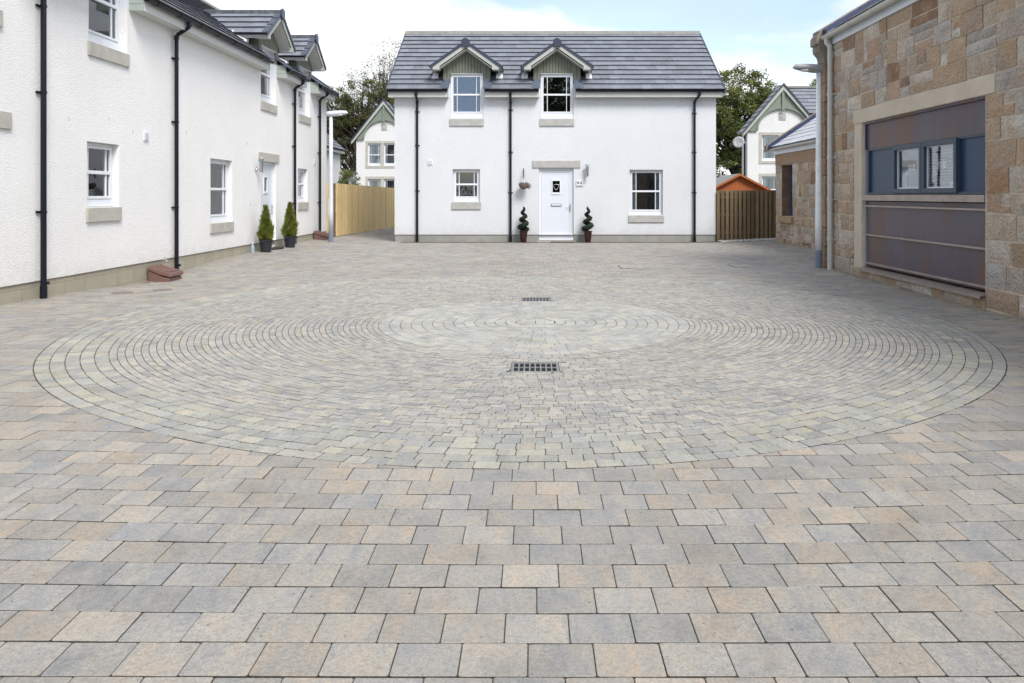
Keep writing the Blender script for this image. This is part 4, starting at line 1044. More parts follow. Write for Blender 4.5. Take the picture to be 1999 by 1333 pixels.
def orchid(u, v, z, label, flip=1):
    o = empty('orchid', wloc(stone, u, v, z), TH, label, 'plant', 'white orchids behind the steel bay glass')
    p = MB(); p.lathe([(0.035, 0), (0.045, 0.10), (0.04, 0.10), (0.03, 0.02)], n=14); p.build('pot', M_UPVC, o, smooth=False)
    s = MB(); pts = [(0, 0, 0.08), (0.01*flip, 0, 0.2), (0.03*flip, 0, 0.30), (0.10*flip, 0, 0.385), (0.2*flip, 0, 0.37)]; s.tube(pts, 0.004, 5); s.build('stem', M_STEM, o)
    f = MB()
    for i in range(8):
        t = i/7; x = (0.0+0.22*t)*flip; zc = 0.30+0.10*math.sin(t*2.2)+rnd.uniform(-.02, .02); yc = rnd.uniform(-0.03, 0.02)
        for k in range(5):
            an = 2*math.pi*k/5+rnd.random(); r0 = 0.048
            dx, dz = math.cos(an), math.sin(an); px, pz = -dz, dx
            f.add([(x, yc, zc), (x+dx*r0*.6+px*r0*.4, yc-0.006, zc+dz*r0*.6+pz*r0*.4), (x+dx*r0*1.15, yc-0.002, zc+dz*r0*1.15), (x+dx*r0*.6-px*r0*.4, yc-0.006, zc+dz*r0*.6-pz*r0*.4)], [(0, 1, 2, 3)])
    f.build('flowers', M_PETAL, o, fix=False)
    l = MB()
    for an in (0.3, 2.2, 4.0):
        l.add([(0, 0, 0.09), (0.06*math.cos(an+.3), 0.05*math.sin(an+.3), 0.12), (0.13*math.cos(an), 0.10*math.sin(an), 0.10), (0.06*math.cos(an-.3), 0.05*math.sin(an-.3), 0.12)], [(0, 1, 2, 3)])
    l.build('leaves', M_STEM, o, fix=False)
orchid((ua+ub)/2-0.32, bv+0.15, zb0+0.016, 'white orchid standing behind the left of the two steel-bay windows')
orchid(ub+0.0, bv+0.17, zb0+0.016, 'white orchid standing behind the right of the two steel-bay windows, left of the small picture', 1)
pf = empty('picture_frame', wloc(stone, uc_-0.28, bv+0.11, zb0+0.016), TH, 'small pale picture frame standing on the shelf behind the right steel-bay window', 'picture frame')
c = MB(); c.box(-0.10, 0.10, 0, 0.012, 0, 0.018); c.box(-0.10, 0.10, 0, 0.012, 0.13, 0.148); c.box(-0.10, -0.082, 0, 0.012, 0.018, 0.13); c.box(0.082, 0.10, 0, 0.012, 0.018, 0.13); c.build('frame', M_PETAL, pf)
c = MB(); c.box(-0.082, 0.082, 0.006, 0.011, 0.018, 0.13); c.build('picture', M_PAPER, pf)
# eaves, roof
c = MB(); c.box(0.02, SU1, -0.035, 0.0, ZT, ZT+0.205); c.build('fascia', M_LAMPWHITE, stone)
pitch = 0.60; S = Vector((0, 1, pitch)).normalized(); N = Vector((0, -pitch, 1)).normalized()
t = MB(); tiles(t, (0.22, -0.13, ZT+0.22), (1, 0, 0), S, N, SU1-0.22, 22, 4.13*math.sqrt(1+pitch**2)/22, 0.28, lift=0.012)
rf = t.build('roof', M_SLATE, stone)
c = MB(); zz = lambda v: ZT+0.22+pitch*(v+0.13)
c.hexa([(0.0, -0.12, zz(-.12)-0.10), (SU1, -0.12, zz(-.12)-0.10), (SU1, 4.0, zz(4)-0.10), (0, 4.0, zz(4)-0.10), (0.0, -0.12, zz(-.12)-0.008), (SU1, -0.12, zz(-.12)-0.008), (SU1, 4.0, zz(4)-0.008), (0, 4.0, zz(4)-0.008)])
c.hexa([(0.0, 4.0, zz(4)-0.10), (SU1, 4.0, zz(4)-0.10), (SU1, 8.1, zz(-.12)-0.10), (0, 8.1, zz(-.12)-0.10), (0.0, 4.0, zz(4)), (SU1, 4.0, zz(4)), (SU1, 8.1, zz(-.12)), (0, 8.1, zz(-.12))])
c.build('roof_deck', M_LEAD, rf)
c = MB(); c.hexa([(0.0, -0.13, zz(-.13)+0.0), (0.24, -0.13, zz(-.13)+0.0), (0.24, 4.0, zz(4)), (0, 4.0, zz(4)), (0.0, -0.13, zz(-.13)+0.10), (0.24, -0.13, zz(-.13)+0.018), (0.24, 4.0, zz(4)+0.018), (0, 4.0, zz(4)+0.10)])
M_LEADBLUE = simple('blue_lead', (0.022, 0.032, 0.075), 0.6, var=0.25, spec=0.3); c.build('lead_gutter', M_LEADBLUE, rf)
c = MB(); vv = -0.20
while vv < 3.9:
    v2 = min(vv+0.75, 4.0)
    c.hexa([(-0.33, vv, zz(vv)+0.0), (0.0, vv, zz(vv)+0.0), (0.0, v2-.006, zz(v2)), (-0.33, v2-.006, zz(v2)), (-0.33, vv, zz(vv)+0.13), (-0.02, vv, zz(vv)+0.12), (-0.02, v2-.006, zz(v2)+0.12), (-0.33, v2-.006, zz(v2)+0.13)]); vv = v2
c.build('coping', M_COPE, stone, bevel=0.01)
c = MB(); c.prism([(0.1, 3.80), (-0.09, 3.83), (-0.12, 3.88), (-0.115, 3.93), (-0.13, 3.99), (-0.17, 4.04), (-0.205, 4.08), (-0.21, 4.15), (-0.205, 4.20), (-0.25, 4.205), (-0.25, 4.34), (-0.21, 4.40), (0.1, 4.44)], 'x', -0.32, 0.02)
c.build('corbel', M_COPE, stone, bevel=0.005)
gutter(stone, 0.03, SU1, -0.12, ZT+0.17, 0.068, M_CREAMPIPE, clip_step=0.9)
c = MB(); c.tube([(0.16, -0.12, ZT+0.14), (0.16, -0.12, ZT+0.04), (0.20, -0.075, ZT-0.04), (0.20, -0.075, 0.05)], 0.047, 14)
for z_ in (3.25, 2.1, 1.35, 0.62): c.tube([(0.20, -0.075, z_-0.03), (0.20, -0.075, z_+0.03)], 0.055, 14); c.box(0.19, 0.33, -0.03, -0.01, z_-0.012, z_+0.012)
c.build('downpipe', M_CREAMPIPE, stone)

# second, lower stone building behind it
low = empty('stone_building', (6.85, 21.3, 0), TH, 'low sandstone outbuilding between the wooden fence and the tall stone building, with a blue window', 'building')
wh = (0.52, 1.42, 0.85, 2.25); LZ = 2.56
m = MB(); wall_grid(m, -0.02, 7.1, -0.3, LZ+0.1, 0.004, 0.4, [wh]); m.box(-0.02, 0.3, 0.405, 5, -0.3, LZ); m.prism([(0.05, LZ), (4.95, LZ), (2.5, LZ+1.6)], 'x', 0.0, 0.3); m.build('wall_core', M_MORTAR, low, fix=False)
st = MB(); st.cur = (.5, .5, .5); rubble(st, 0.0, 7.1, -0.2, 2.25, [wh], 0.15, 0.30, 0.16, 0.5); st.build('wall', M_STONE, low, fix=False)
c = MB(); c.cur = (0.36, 0.22, 0.14); u = 0.0
for b in (1.0, 1.75, 2.6, 3.5, 4.4, 5.3, 6.2, 7.1): c.cur = (0.38*rnd.uniform(.85, 1.1), 0.24, 0.15); c.box(u+0.004, b-0.004, -0.02, 0.03, 2.254, LZ-0.003); u = b
c.build('stone_band', M_STONE, low)
c = MB(); c.cur = (0.36, 0.25, 0.17); z = -0.1; k = 0
c.box(0.40, 1.52, -0.09, 0.05, 0.68, 0.848); c.build('window_sill', M_DRESS, low, bevel=0.006)
rv = MB(); rv.box(wh[0]+0.0, wh[0]+0.012, 0.006, 0.218, wh[2], wh[3]); rv.build('window_reveal', M_REVEAL, low)
c = MB(); v0 = 0.22; c.box(wh[0]+0.013, wh[0]+0.08, v0, v0+0.07, wh[2], wh[3]); c.box(wh[1]-0.08, wh[1], v0, v0+0.07, wh[2], wh[3]); c.box(wh[0]+.08, wh[1]-.08, v0, v0+0.07, wh[2], wh[2]+0.08); c.box(wh[0]+.08, wh[1]-.08, v0, v0+0.07, wh[3]-0.08, wh[3]); c.box(wh[0]+.08, wh[1]-.08, v0-0.01, v0+0.07, 1.52, 1.58)
M_BLUEW = simple('blue_window_paint', (0.035, 0.07, 0.16), 0.35, var=0.05); wn = c.build('window', M_BLUEW, low)
c = MB(); c.box(wh[0]+0.42, wh[0]+0.47, v0-0.004, v0+0.05, wh[2]+.08, 1.519); c.build('glazing_bar', M_UPVC, wn)
c = MB(); c.box(wh[0]+.08, wh[1]-.08, v0+0.03, v0+0.036, wh[2]+.08, wh[3]-.08); c.build('pane', M_GLASS, wn)
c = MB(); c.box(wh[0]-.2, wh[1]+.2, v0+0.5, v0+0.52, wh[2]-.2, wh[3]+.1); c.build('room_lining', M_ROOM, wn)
c = MB(); c.box(0.0, 7.1, -0.05, 0.0, LZ, LZ+0.20); c.build('fascia', M_LAMPWHITE, low)
pl = 0.67; S = Vector((0, 1, pl)).normalized(); N = Vector((0, -pl, 1)).normalized()
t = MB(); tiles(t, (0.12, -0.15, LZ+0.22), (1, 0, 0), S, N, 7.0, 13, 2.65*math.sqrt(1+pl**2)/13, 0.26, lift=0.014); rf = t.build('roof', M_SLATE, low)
zz = lambda v: LZ+0.22+pl*(v+0.15)
c = MB(); c.hexa([(0.0, -0.14, zz(-.14)-0.08), (7.1, -0.14, zz(-.14)-0.08), (7.1, 2.5, zz(2.5)-0.08), (0, 2.5, zz(2.5)-0.08), (0.0, -0.14, zz(-.14)-0.006), (7.1, -0.14, zz(-.14)-0.006), (7.1, 2.5, zz(2.5)-0.006), (0, 2.5, zz(2.5)-0.006)])
c.hexa([(0.0, 2.5, zz(2.5)-0.08), (7.1, 2.5, zz(2.5)-0.08), (7.1, 5.1, zz(-.14)-0.08), (0, 5.1, zz(-.14)-0.08), (0.0, 2.5, zz(2.5)-0.0), (7.1, 2.5, zz(2.5)-0.0), (7.1, 5.1, zz(-.14)), (0, 5.1, zz(-.14))]); c.build('roof_deck', M_LEAD, rf)
c = MB(); c.hexa([(-0.02, -0.2, zz(-.2)-0.02), (0.16, -0.2, zz(-.2)-0.02), (0.16, 2.5, zz(2.5)), (-0.02, 2.5, zz(2.5)), (-0.02, -0.2, zz(-.2)+0.10), (0.16, -0.2, zz(-.2)+0.02), (0.16, 2.5, zz(2.5)+0.02), (-0.02, 2.5, zz(2.5)+0.10)]); c.build('lead_gutter', M_LEADBLUE, rf)
c = MB(); c.hexa([(-0.22, -0.27, zz(-.27)-0.06), (-0.021, -0.27, zz(-.27)-0.06), (-0.021, 2.5, zz(2.5)-0.06), (-0.22, 2.5, zz(2.5)-0.06), (-0.22, -0.27, zz(-.27)+0.12), (-0.021, -0.27, zz(-.27)+0.12), (-0.021, 2.5, zz(2.5)+0.12), (-0.22, 2.5, zz(2.5)+0.12)]); c.build('coping', M_COPE, low)
gutter(low, 0.0, 7.1, -0.12, LZ+0.17, 0.06, M_CREAMPIPE)

# ------------------------------------------------------------------ far gabled houses
def gable_house(name, loc, label, right_wing=8.0, side_lean=False, dish=False):
    h = empty(name, loc, 0, label, 'house'); h.scale = (0.95 if loc[0] > 0 else 0.88, 1, 1)
    ax, ae, hw = 6.97, 4.66, 2.08            # apex, eave tip height, half span
    sl = (ax-ae)/hw; wl = 1.85
    def band(c, d): return [(-1.22+0.14, -0.30, c, d), (0.02+0.0, 0.86, c, d)]
    holes = [(-1.08, -0.22, 3.16, 4.45), (-0.02, 0.84, 3.16, 4.45), (-1.08, -0.22, 1.1, 2.36), (-0.02, 0.84, 1.1, 2.36)]
    m = MB(); wall_grid(m, -wl, wl, -0.3, ae, 0, 0.3, holes)
    m.prism([(-wl, ae), (wl, ae), (wl, ax-wl*sl-0.05), (0, ax-0.1), (-wl, ax-wl*sl-0.05)], 'y', 0.0, 0.3)
    m.box(-wl, -wl+0.3, 0.301, 0.8, -0.3, ae); m.box(-wl, 1.8, 0.801, 1.0, -0.3, ae); m.prism([(-wl, ae), (wl, ae), (0, ax-0.15)], 'y', 0.80, 1.0)
    m.box(wl, wl+right_wing, 0.8, 1.1, -0.3, ae-0.05); m.box(wl+right_wing-.3, wl+right_wing, 1.1, 3.8, -0.3, ae-0.05)
    m.box(1.5, 1.8, 1.001, 3.8, -0.3, ae); m.box(1.5, wl+right_wing, 3.801, 4.0, -0.3, ae)
    m.build('wall', M_HARL_FAR, h, fix=False)
    for i, (a, b, c, d) in enumerate(holes): window(h, a, b, c, d, 0.09, 'curtainwide' if i in (0, 2) else ('blind' if False else 'dark'), (1, 1), 0.46, 0.05)
    for (c, d) in ((3.02, 4.6), (0.95, 2.52)):
        s = MB(); s.box(-1.24, 1.0, -0.02, 0.02, d-0.15, d); s.box(-1.24, 1.0, -0.03, 0.02, c, c+0.138)
        for a, b in ((-1.24, -1.083), (-0.217, -0.023), (0.843, 1.0)): s.box(a, b, -0.018, 0.02, c+0.139, d-0.151)
        s.build('window_surround', M_CAST_L, h)
    # arched sage fretwork
    f = MB(); n = 56; ra = 1.30; zc = 4.74
    def arch(x): return zc+math.sqrt(max(0, ra*ra-x*x))*0.80 if abs(x) < ra else 4.66
    edge = hw-0.12
    for i in range(n):
        a = -edge+2*edge*i/n; b = -edge+2*edge*(i+1)/n
        z0a, z0b = arch(a), arch(b); z1a, z1b = ax-abs(a)*sl-0.1, ax-abs(b)*sl-0.1
        if z1a <= z0a+0.01 and z1b <= z0b+0.01: continue
        z1a = max(z1a, z0a+0.01); z1b = max(z1b, z0b+0.01)
        f.hexa([(a, -0.10, z0a), (b, -0.10, z0b), (b, -0.07, z0b), (a, -0.07, z0a), (a, -0.10, z1a), (b, -0.10, z1b), (b, -0.07, z1b), (a, -0.07, z1a)])
    g_ = f.build('gable_fretwork', M_SAGE, h)
    r_ = MB(); pts = [(ra*math.cos(t), -0.115, zc+ra*0.80*math.sin(t)) for t in [math.pi*i/24 for i in range(25)]]
    for p, q_ in zip(pts, pts[1:]):
        k = 1.09
        r_.hexa([(p[0], -0.13, p[2]), (q_[0], -0.13, q_[2]), (q_[0]*k, -0.13, zc+(q_[2]-zc)*k), (p[0]*k, -0.13, zc+(p[2]-zc)*k), (p[0], -0.1005, p[2]), (q_[0], -0.1005, q_[2]), (q_[0]*k, -0.1005, zc+(q_[2]-zc)*k), (p[0]*k, -0.1005, zc+(p[2]-zc)*k)])
    r_.box(-0.065, 0.065, -0.17, -0.1315, 5.78, 6.80); r_.box(-0.075, 0.075, -0.19, -0.1315, 5.70, 5.80)
    r_.build('arch_rib', M_SAGE, h)
    s = MB(); s.box(-0.18, 0.18, -0.03, 0.0, 5.22, 5.58); s.prism([(-0.13, 5.40), (0, 5.27), (0.13, 5.40), (0, 5.53)], 'y', -0.05, -0.031); s.build('diamond_panel', M_CAST, h)
    rf = None
    for sd_ in (-1, 1):
        t = MB(); run = hw+0.05; ln = math.hypot(run, run*sl); S = Vector((-sd_*run, 0, run*sl)).normalized(); N = Vector((sd_*sl, 0, 1)).normalized(); O = Vector((sd_*run, -0.22, ax-run*sl))
        RL = 1.7 if sd_ > 0 else 1.1
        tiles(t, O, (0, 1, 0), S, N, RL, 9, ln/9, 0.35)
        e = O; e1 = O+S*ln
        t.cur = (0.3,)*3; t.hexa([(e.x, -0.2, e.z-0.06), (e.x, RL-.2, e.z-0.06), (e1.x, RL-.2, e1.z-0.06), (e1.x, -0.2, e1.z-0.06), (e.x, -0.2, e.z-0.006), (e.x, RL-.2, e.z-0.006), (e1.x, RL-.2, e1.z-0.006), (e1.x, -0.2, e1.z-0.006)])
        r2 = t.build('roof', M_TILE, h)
        b = MB(); b.prism([(0, ax-0.02), (sd_*run, ax-run*sl-0.02), (sd_*run, ax-run*sl-0.22), (0, ax-0.26)], 'y', -0.22, -0.18); b.build('barge_board', M_BARGE, r2)
        b = MB(); b.prism([(0, ax+0.09), (sd_*(run+0.05), ax-(run+.05)*sl+0.05), (sd_*(run+0.05), ax-(run+.05)*sl-0.05), (0, ax-0.01)], 'y', -0.27, -0.16); b.build('verge_cap', M_NAVY, r2)
    # main body roof running to the right
    v0, v1 = 0.4, 2.2; z0, z1 = ae-0.05, 7.15; run = v1-v0; s2 = (z1-z0)/run; S = Vector((0, 1, s2)).normalized(); N = Vector((0, -s2, 1)).normalized()
    x0 = 0.95; Lr = right_wing+wl-0.95+0.15
    t = MB(); tiles(t, (x0, v0, z0), (1, 0, 0), S, N, Lr, 12, math.hypot(run, z1-z0)/12, 0.35, [(-0.1, wl+0.2-x0, 1.2)])
    t.cur = (0.3,)*3; t.hexa([(x0, v1, z1-0.06), (x0+Lr, v1, z1-0.06), (x0+Lr, 2*v1-v0, z0-0.06), (x0, 2*v1-v0, z0-0.06), (x0, v1, z1), (x0+Lr, v1, z1), (x0+Lr, 2*v1-v0, z0), (x0, 2*v1-v0, z0)])
    t.hexa([(x0, v0+0.9, z0+0.9*s2-0.06), (x0+Lr, v0+0.9, z0+0.9*s2-0.06), (x0+Lr, v1, z1-0.06), (x0, v1, z1-0.06), (x0, v0+0.9, z0+0.9*s2-0.006), (x0+Lr, v0+0.9, z0+0.9*s2-0.006), (x0+Lr, v1, z1-0.006), (x0, v1, z1-0.006)])
    t.prism([(v0+1.0, z0+0.9*s2-0.1), (v1, z1-0.1), (2*v1-v0-.1, z0)], 'x', x0+0.12, x0+0.14)
    r3 = t.build('roof', M_TILE, h)
    b = MB(); b.box(x0, x0+Lr, v1-0.1, v1+0.1, z1-0.02, z1+0.09); b.build('ridge_tiles', M_RIDGE, r3)
    gutter(h, wl+0.2, wl+right_wing, 0.42, ae-0.05)
    c = MB(); c.tube([(-wl-0.05, 0.35, ae-0.1), (-wl-0.05, 0.35, 0.0)], 0.04, 8); c.build('downpipe', M_BLACK, h)
    return h
M_SAGE = simple('sage_paint', (0.185, 0.212, 0.17), 0.6, var=0.06)
gable_house('gabled_house', (-8.74, 44, 0), 'far white house with sage gable arch, behind the pale timber fence', 6.0)
gable_house('gabled_house', (12.54, 38, 0), 'far white house with sage gable arch, behind the orange shed', 9.0)
# satellite dish on that house's side
ds = empty('satellite_dish', (10.35, 37.7, 4.05), 0, 'round grey satellite dish at the corner of the right far gabled house', 'satellite dish')
c = MB(); prof = [(0.001, 0.0), (0.10, 0.008), (0.20, 0.035), (0.29, 0.075), (0.295, 0.085), (0.20, 0.045), (0.10, 0.018), (0.001, 0.01)]
c.lathe(prof, n=24, cap=False); dd_ = c.build('dish', M_LAMPHEAD, ds, smooth=True); dd_.rotation_euler = (R(78), 0, R(-25)); dd_.location = (-0.12, -0.12, 0)
c = MB(); c.tube([(-0.1, -0.08, -0.02), (0.35, 0.1, 0.0)], 0.02, 6); c.tube([(-0.12, -0.12, -0.2), (-0.3, -0.5, -0.02)], 0.012, 6); c.box(-0.33, -0.27, -0.54, -0.48, -0.05, 0.02); c.build('dish_arm', M_LAMPHEAD, ds)

# pale house behind the left one, facing the passage
ph = empty('white_house', (-13.0, 0, 0), R(90), 'distant pale house with grey hipped-looking roof just behind the left lamp post', 'house')
m = MB(); wall_grid(m, 40, 50.6, -0.3, 4.55, 0, 0.3, [(45.2, 46.2, 3.15, 4.2)]); m.box(50.3, 50.6, 0.301, 7.4, -0.3, 4.55); m.box(40, 40.3, 0.301, 7.4, -0.3, 4.55)
m.prism([(0.0, 4.55), (7.4, 4.55), (3.7, 7.6)], 'x', 50.4, 50.55); m.build('wall', M_HARL_FAR, ph, fix=False)
window(ph, 45.2, 46.2, 3.15, 4.2, 0.09, 'dark'); stone_sill(ph, 45.15, 46.25, 2.95, 3.15, M_CAST)
S = Vector((0, 1, 0.9)).normalized(); N = Vector((0, -0.9, 1)).normalized()
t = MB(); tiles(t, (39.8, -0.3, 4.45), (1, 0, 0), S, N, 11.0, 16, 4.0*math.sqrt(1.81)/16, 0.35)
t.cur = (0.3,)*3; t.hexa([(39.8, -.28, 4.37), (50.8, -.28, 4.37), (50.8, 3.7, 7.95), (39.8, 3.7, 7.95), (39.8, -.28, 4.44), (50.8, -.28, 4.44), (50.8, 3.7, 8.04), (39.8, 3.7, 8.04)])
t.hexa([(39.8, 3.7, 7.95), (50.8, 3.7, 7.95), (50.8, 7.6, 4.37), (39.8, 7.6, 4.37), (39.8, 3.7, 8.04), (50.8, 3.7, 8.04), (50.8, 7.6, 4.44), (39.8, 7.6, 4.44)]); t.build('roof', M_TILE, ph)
c = MB(); c.box(39.8, 50.8, -0.26, -0.02, 4.2, 4.36); c.build('fascia', M_FASCIA, ph); gutter(ph, 39.8, 50.8, -0.32, 4.42)
# garage lean-to beside the far left gabled house
gg = empty('garage', (-11.6, 45.5, 0), 0, 'small pale garage with sloping grey roof beside the far left gabled house', 'garage')
m = MB(); m.box(0.0, 0.98, 0, 5, -0.3, 2.3); m.prism([(0.0, 2.3), (0.98, 2.3), (0.98, 3.05)], 'y', 0.0, 5.0); m.build('wall', M_HARL_FAR, gg)
c = MB(); c.hexa([(-0.2, -0.15, 2.18), (0.98, -0.15, 3.07), (0.98, 5.1, 3.07), (-0.2, 5.1, 2.18), (-0.2, -0.15, 2.27), (0.98, -0.15, 3.17), (0.98, 5.1, 3.17), (-0.2, 5.1, 2.27)]); c.build('roof', M_NAVY, gg)

# ------------------------------------------------------------------ fences, shed
def fence(name, p0, p1, z0a, z1a, z0b, z1b, mat, label, bw, gap, hit=False, post=True, postmat=None):
    p0, p1 = Vector(p0), Vector(p1); d = p1-p0; ln = d.length; an = math.atan2(d.y, d.x)
    f = empty(name, (p0.x, p0.y, 0), an, label, 'fence')
    b = MB(); x = 0; i = 0; gaps = []
    while x < ln-0.01:
        wd = bw*rnd.uniform(0.93, 1.07); x2 = min(x+wd, ln); t = (x+x2)/2/ln; zt = z1a+(z1b-z1a)*t+rnd.uniform(-0.004, 0.006); zb = z0a+(z0b-z0a)*t
        b.cur = (rnd.random(),)*3; off = -0.02+(-0.004 if i % 2 else 0.0)
        jj = rnd.uniform(-0.003, 0.003)
        b.box(x, x2-0.003, off-0.0+jj, off+0.018+jj, zb, zt); xn = x2+gap*rnd.uniform(0.8, 1.2); gaps.append((x2, xn)); x = xn; i += 1
    b.build('boards', mat, f, fix=False)
    if hit:
        b = MB()
        for ga, gb in gaps:
            b.cur = (rnd.random()*0.4,)*3; b.box(ga-0.02, min(gb+0.02, ln), 0.05, 0.068, z0a+0.01, z1a-0.01)
        b.build('rear_boards', mat, f, fix=False)
    for q in (0.14, 0.5, 0.86):
        r_ = MB(); r_.cur = (0.4,)*3; za, zb2 = z0a+(z1a-z0a)*q, z0b+(z1b-z0b)*q
        r_.hexa([(0, 0.004, za-0.035), (ln, 0.004, zb2-0.035), (ln, 0.046, zb2-0.035), (0, 0.046, za-0.035), (0, 0.004, za+0.035), (ln, 0.004, zb2+0.035), (ln, 0.046, zb2+0.035), (0, 0.046, za+0.035)]); r_.build('rail', mat, f)
    if post:
        x = 0.0
        while x < ln+0.1:
            t = min(1, x/ln); r_ = MB(); r_.cur = (0.5,)*3; r_.box(x-0.045, x+0.045, 0.07, 0.16, -0.3, z1a+(z1b-z1a)*t-0.02); r_.build('post', mat, f); x += 1.8
    return f
fence('wooden_fence', (-6.30, 23.95), (-5.70, 31.2), 0.12, 1.80, 0.12, 1.71, M_PINE, 'tall pale new timber fence running back beside the left lamp post', 0.10, 0.004)
fence('wooden_gate', (-6.62, 24.05), (-6.42, 24.02), 0.12, 1.82, 0.12, 1.82, M_PINE, 'narrow pale timber panel between the left house corner and the lamp post', 0.095, 0.004, post=False)
fence('wooden_fence', (-5.70, 31.25), (-5.2, 43.0), 0.12, 1.71, 0.12, 1.75, M_PINE, 'far continuation of the pale timber fence along the lane, hidden mostly by the middle house', 0.12, 0.004)
c = MB(); c.cur = (0.2,)*3; c.box(-0.05, 0.05, -0.05, 0.05, -0.2, 1.80); pst = c.build('gate_post', M_OLDPINE); pst.location = (-6.36, 23.93, 0); tag(pst, 'dark timber gate post at the near end of the pale fence', 'post')
fence('wooden_fence', (5.43, 22.35), (7.3, 22.35), 0.11, 1.57, 0.11, 1.57, M_OLDPINE, 'brown weathered fence of spaced vertical boards between the middle house and the stone outbuilding', 0.085, 0.042, hit=True)

sh = empty('garden_shed', (6.79, 24.9, 0), 0, 'small orange-stained garden shed showing its gable above the brown fence', 'shed')
m = MB(); z = 0.05
while z < 1.62: m.box(-0.90, 0.90, 0.0, 2.2, z, z+0.096); m.box(-0.905, 0.905, -0.006, 2.2, z, z+0.03); z += 0.1
while z < 2.10:
    hw_ = min(0.9, (2.07-z)/0.525); h2 = max(0.001, (2.07-z-0.096)/0.525); (m.prism([(-hw_, z), (hw_, z), (h2, min(z+0.096, 2.06)), (-h2, min(z+0.096, 2.06))], 'y', 0.0, 2.2) if hw_ > 0.02 else None); z += 0.1
m.prism([(-0.88, 1.6), (0.88, 1.6), (0, 2.07)], 'y', 0.01, 2.19)
m.build('wall', M_SHED, sh)
for s in (-1, 1):
    c = MB(); c.prism([(0, 2.10), (s*1.0, 1.575), (s*1.0, 1.605), (0, 2.135)], 'y', -0.12, 2.35); c.build('roof', M_FELT, sh)
    c = MB(); c.prism([(0, 2.14), (s*1.02, 1.60), (s*1.02, 1.53), (0, 2.06)], 'y', -0.145, -0.121); c.build('barge_board', M_SHED, sh)

# ------------------------------------------------------------------ lamp posts
def lamp(loc, dirn, label, mat, zb):
    o = empty('street_lamp', loc, 0, label, 'street lamp', 'slim street lamps in the court')
    if dirn > 0: o.rotation_euler = (0, 0, 0)
    m = MB(); m.lathe([(0.067, zb+0.33), (0.064, zb+0.9), (0.056, 2.2), (0.047, 3.72)], n=18); m.build('pole', mat, o, smooth=True)
    m = MB(); m.lathe([(0.071, zb-0.05), (0.071, zb+0.32), (0.066, zb+0.335)], n=18); m.build('pole_base', M_LAMPBASE, o, smooth=False)
    m = MB(); m.box(0.058, 0.068, -0.04, 0.04, zb+0.75, zb+1.25) if dirn < 0 else m.box(-0.068, -0.058, -0.04, 0.04, zb+0.75, zb+1.25); m.build('access_door', mat, o)
    # head: flattened teardrop
    h = MB(); n = 20; ns = 12; d = dirn; vs = []; fs = []
    for i in range(ns+1):
        t = i/ns; x = -0.13+0.62*t
        wdt = 0.105*math.sqrt(max(0.0, 1-(2*abs(t-0.42)/1.17)**2.4)) if i not in (0,) else 0.055
        top = 0.070+0.03*math.sin(t*2.4); bot = -0.075+0.085*max(0, t-0.35)**1.2*1.5
        if i == ns: wdt = 0.008; top = 0.035; bot = 0.015
        for k in range(n):
            a = 2*math.pi*k/n; cz = (top+bot)/2; rz = (top-bot)/2
            vs.append((d*x, wdt*math.cos(a), 3.775+cz+rz*math.sin(a)))
    for i in range(ns):
        for k in range(n): fs.append((i*n+k, i*n+(k+1) % n, (i+1)*n+(k+1) % n, (i+1)*n+k))
    fs += [tuple(range(n)), tuple(ns*n+k for k in range(n-1, -1, -1))]
    h.add(vs, fs); h.build('lamp_head', M_LAMPHEAD if mat is M_GALV else mat, o, smooth=True)
    l = MB(); l.lathe([(0.085, 0.0), (0.075, -0.018), (0.04, -0.032), (0.001, -0.036)], n=18); lo = l.build('lamp_lens', M_FOLD, o, smooth=True); lo.location = (d*0.24, 0, 3.757); lo.scale = (1.5, 1, 1)
    return o
lamp((5.32, 14.05, 0), -1, 'slim galvanised lamp post with blue-grey base in front of the tall stone building corner', M_GALV, gz1(5.32, 14.05))
lamp((-5.87, 21.8, 0), 1, 'slim white lamp post with blue-grey base near the pale timber fence', M_LAMPWHITE, gz1(-5.87, 21.8))

# ------------------------------------------------------------------ grates, covers
def grate(x, y, label):
    z = gz1(x, y)+0.001; o = empty('drain_grate', (x, y, z), 0, label, 'drain grate', 'iron drain grates in the paved circle')
    f = MB(); W, D = GW, GD; t = 0.012
    f.box(-W, W, -D, -D+t, -0.014, 0); f.box(-W, W, D-t, D, -0.014, 0); f.box(-W, -W+t, -D+t, D-t, -0.014, 0); f.box(W-t, W, -D+t, D-t, -0.014, 0)
    f.build('frame', M_IRON, o)
    b = MB(); n = 8; iw = 2*(W-t-0.004); x0 = -W+t+0.004
    for i in range(n+1):
        xc = x0+iw*i/n; w_ = 0.006 if 0 < i < n else 0.005; b.box(xc-w_, xc+w_, -D+t+0.003, D-t-0.003, -0.011, -0.001)
    for yc in (-D+t+0.016, 0, D-t-0.016): b.box(x0, x0+iw, yc-0.009, yc+0.009, -0.010, -0.002)
    b.build('bars', M_IRON, o)
    v = MB(); v.box(-W, W, -D, D, -0.42, -0.0145); v.build('gully', M_DARK, o)
grate(*GRATES[0], 'near square iron drain grate set in the paved circle')
grate(*GRATES[1], 'far square iron drain grate, beyond the pale centre of the paved circle')
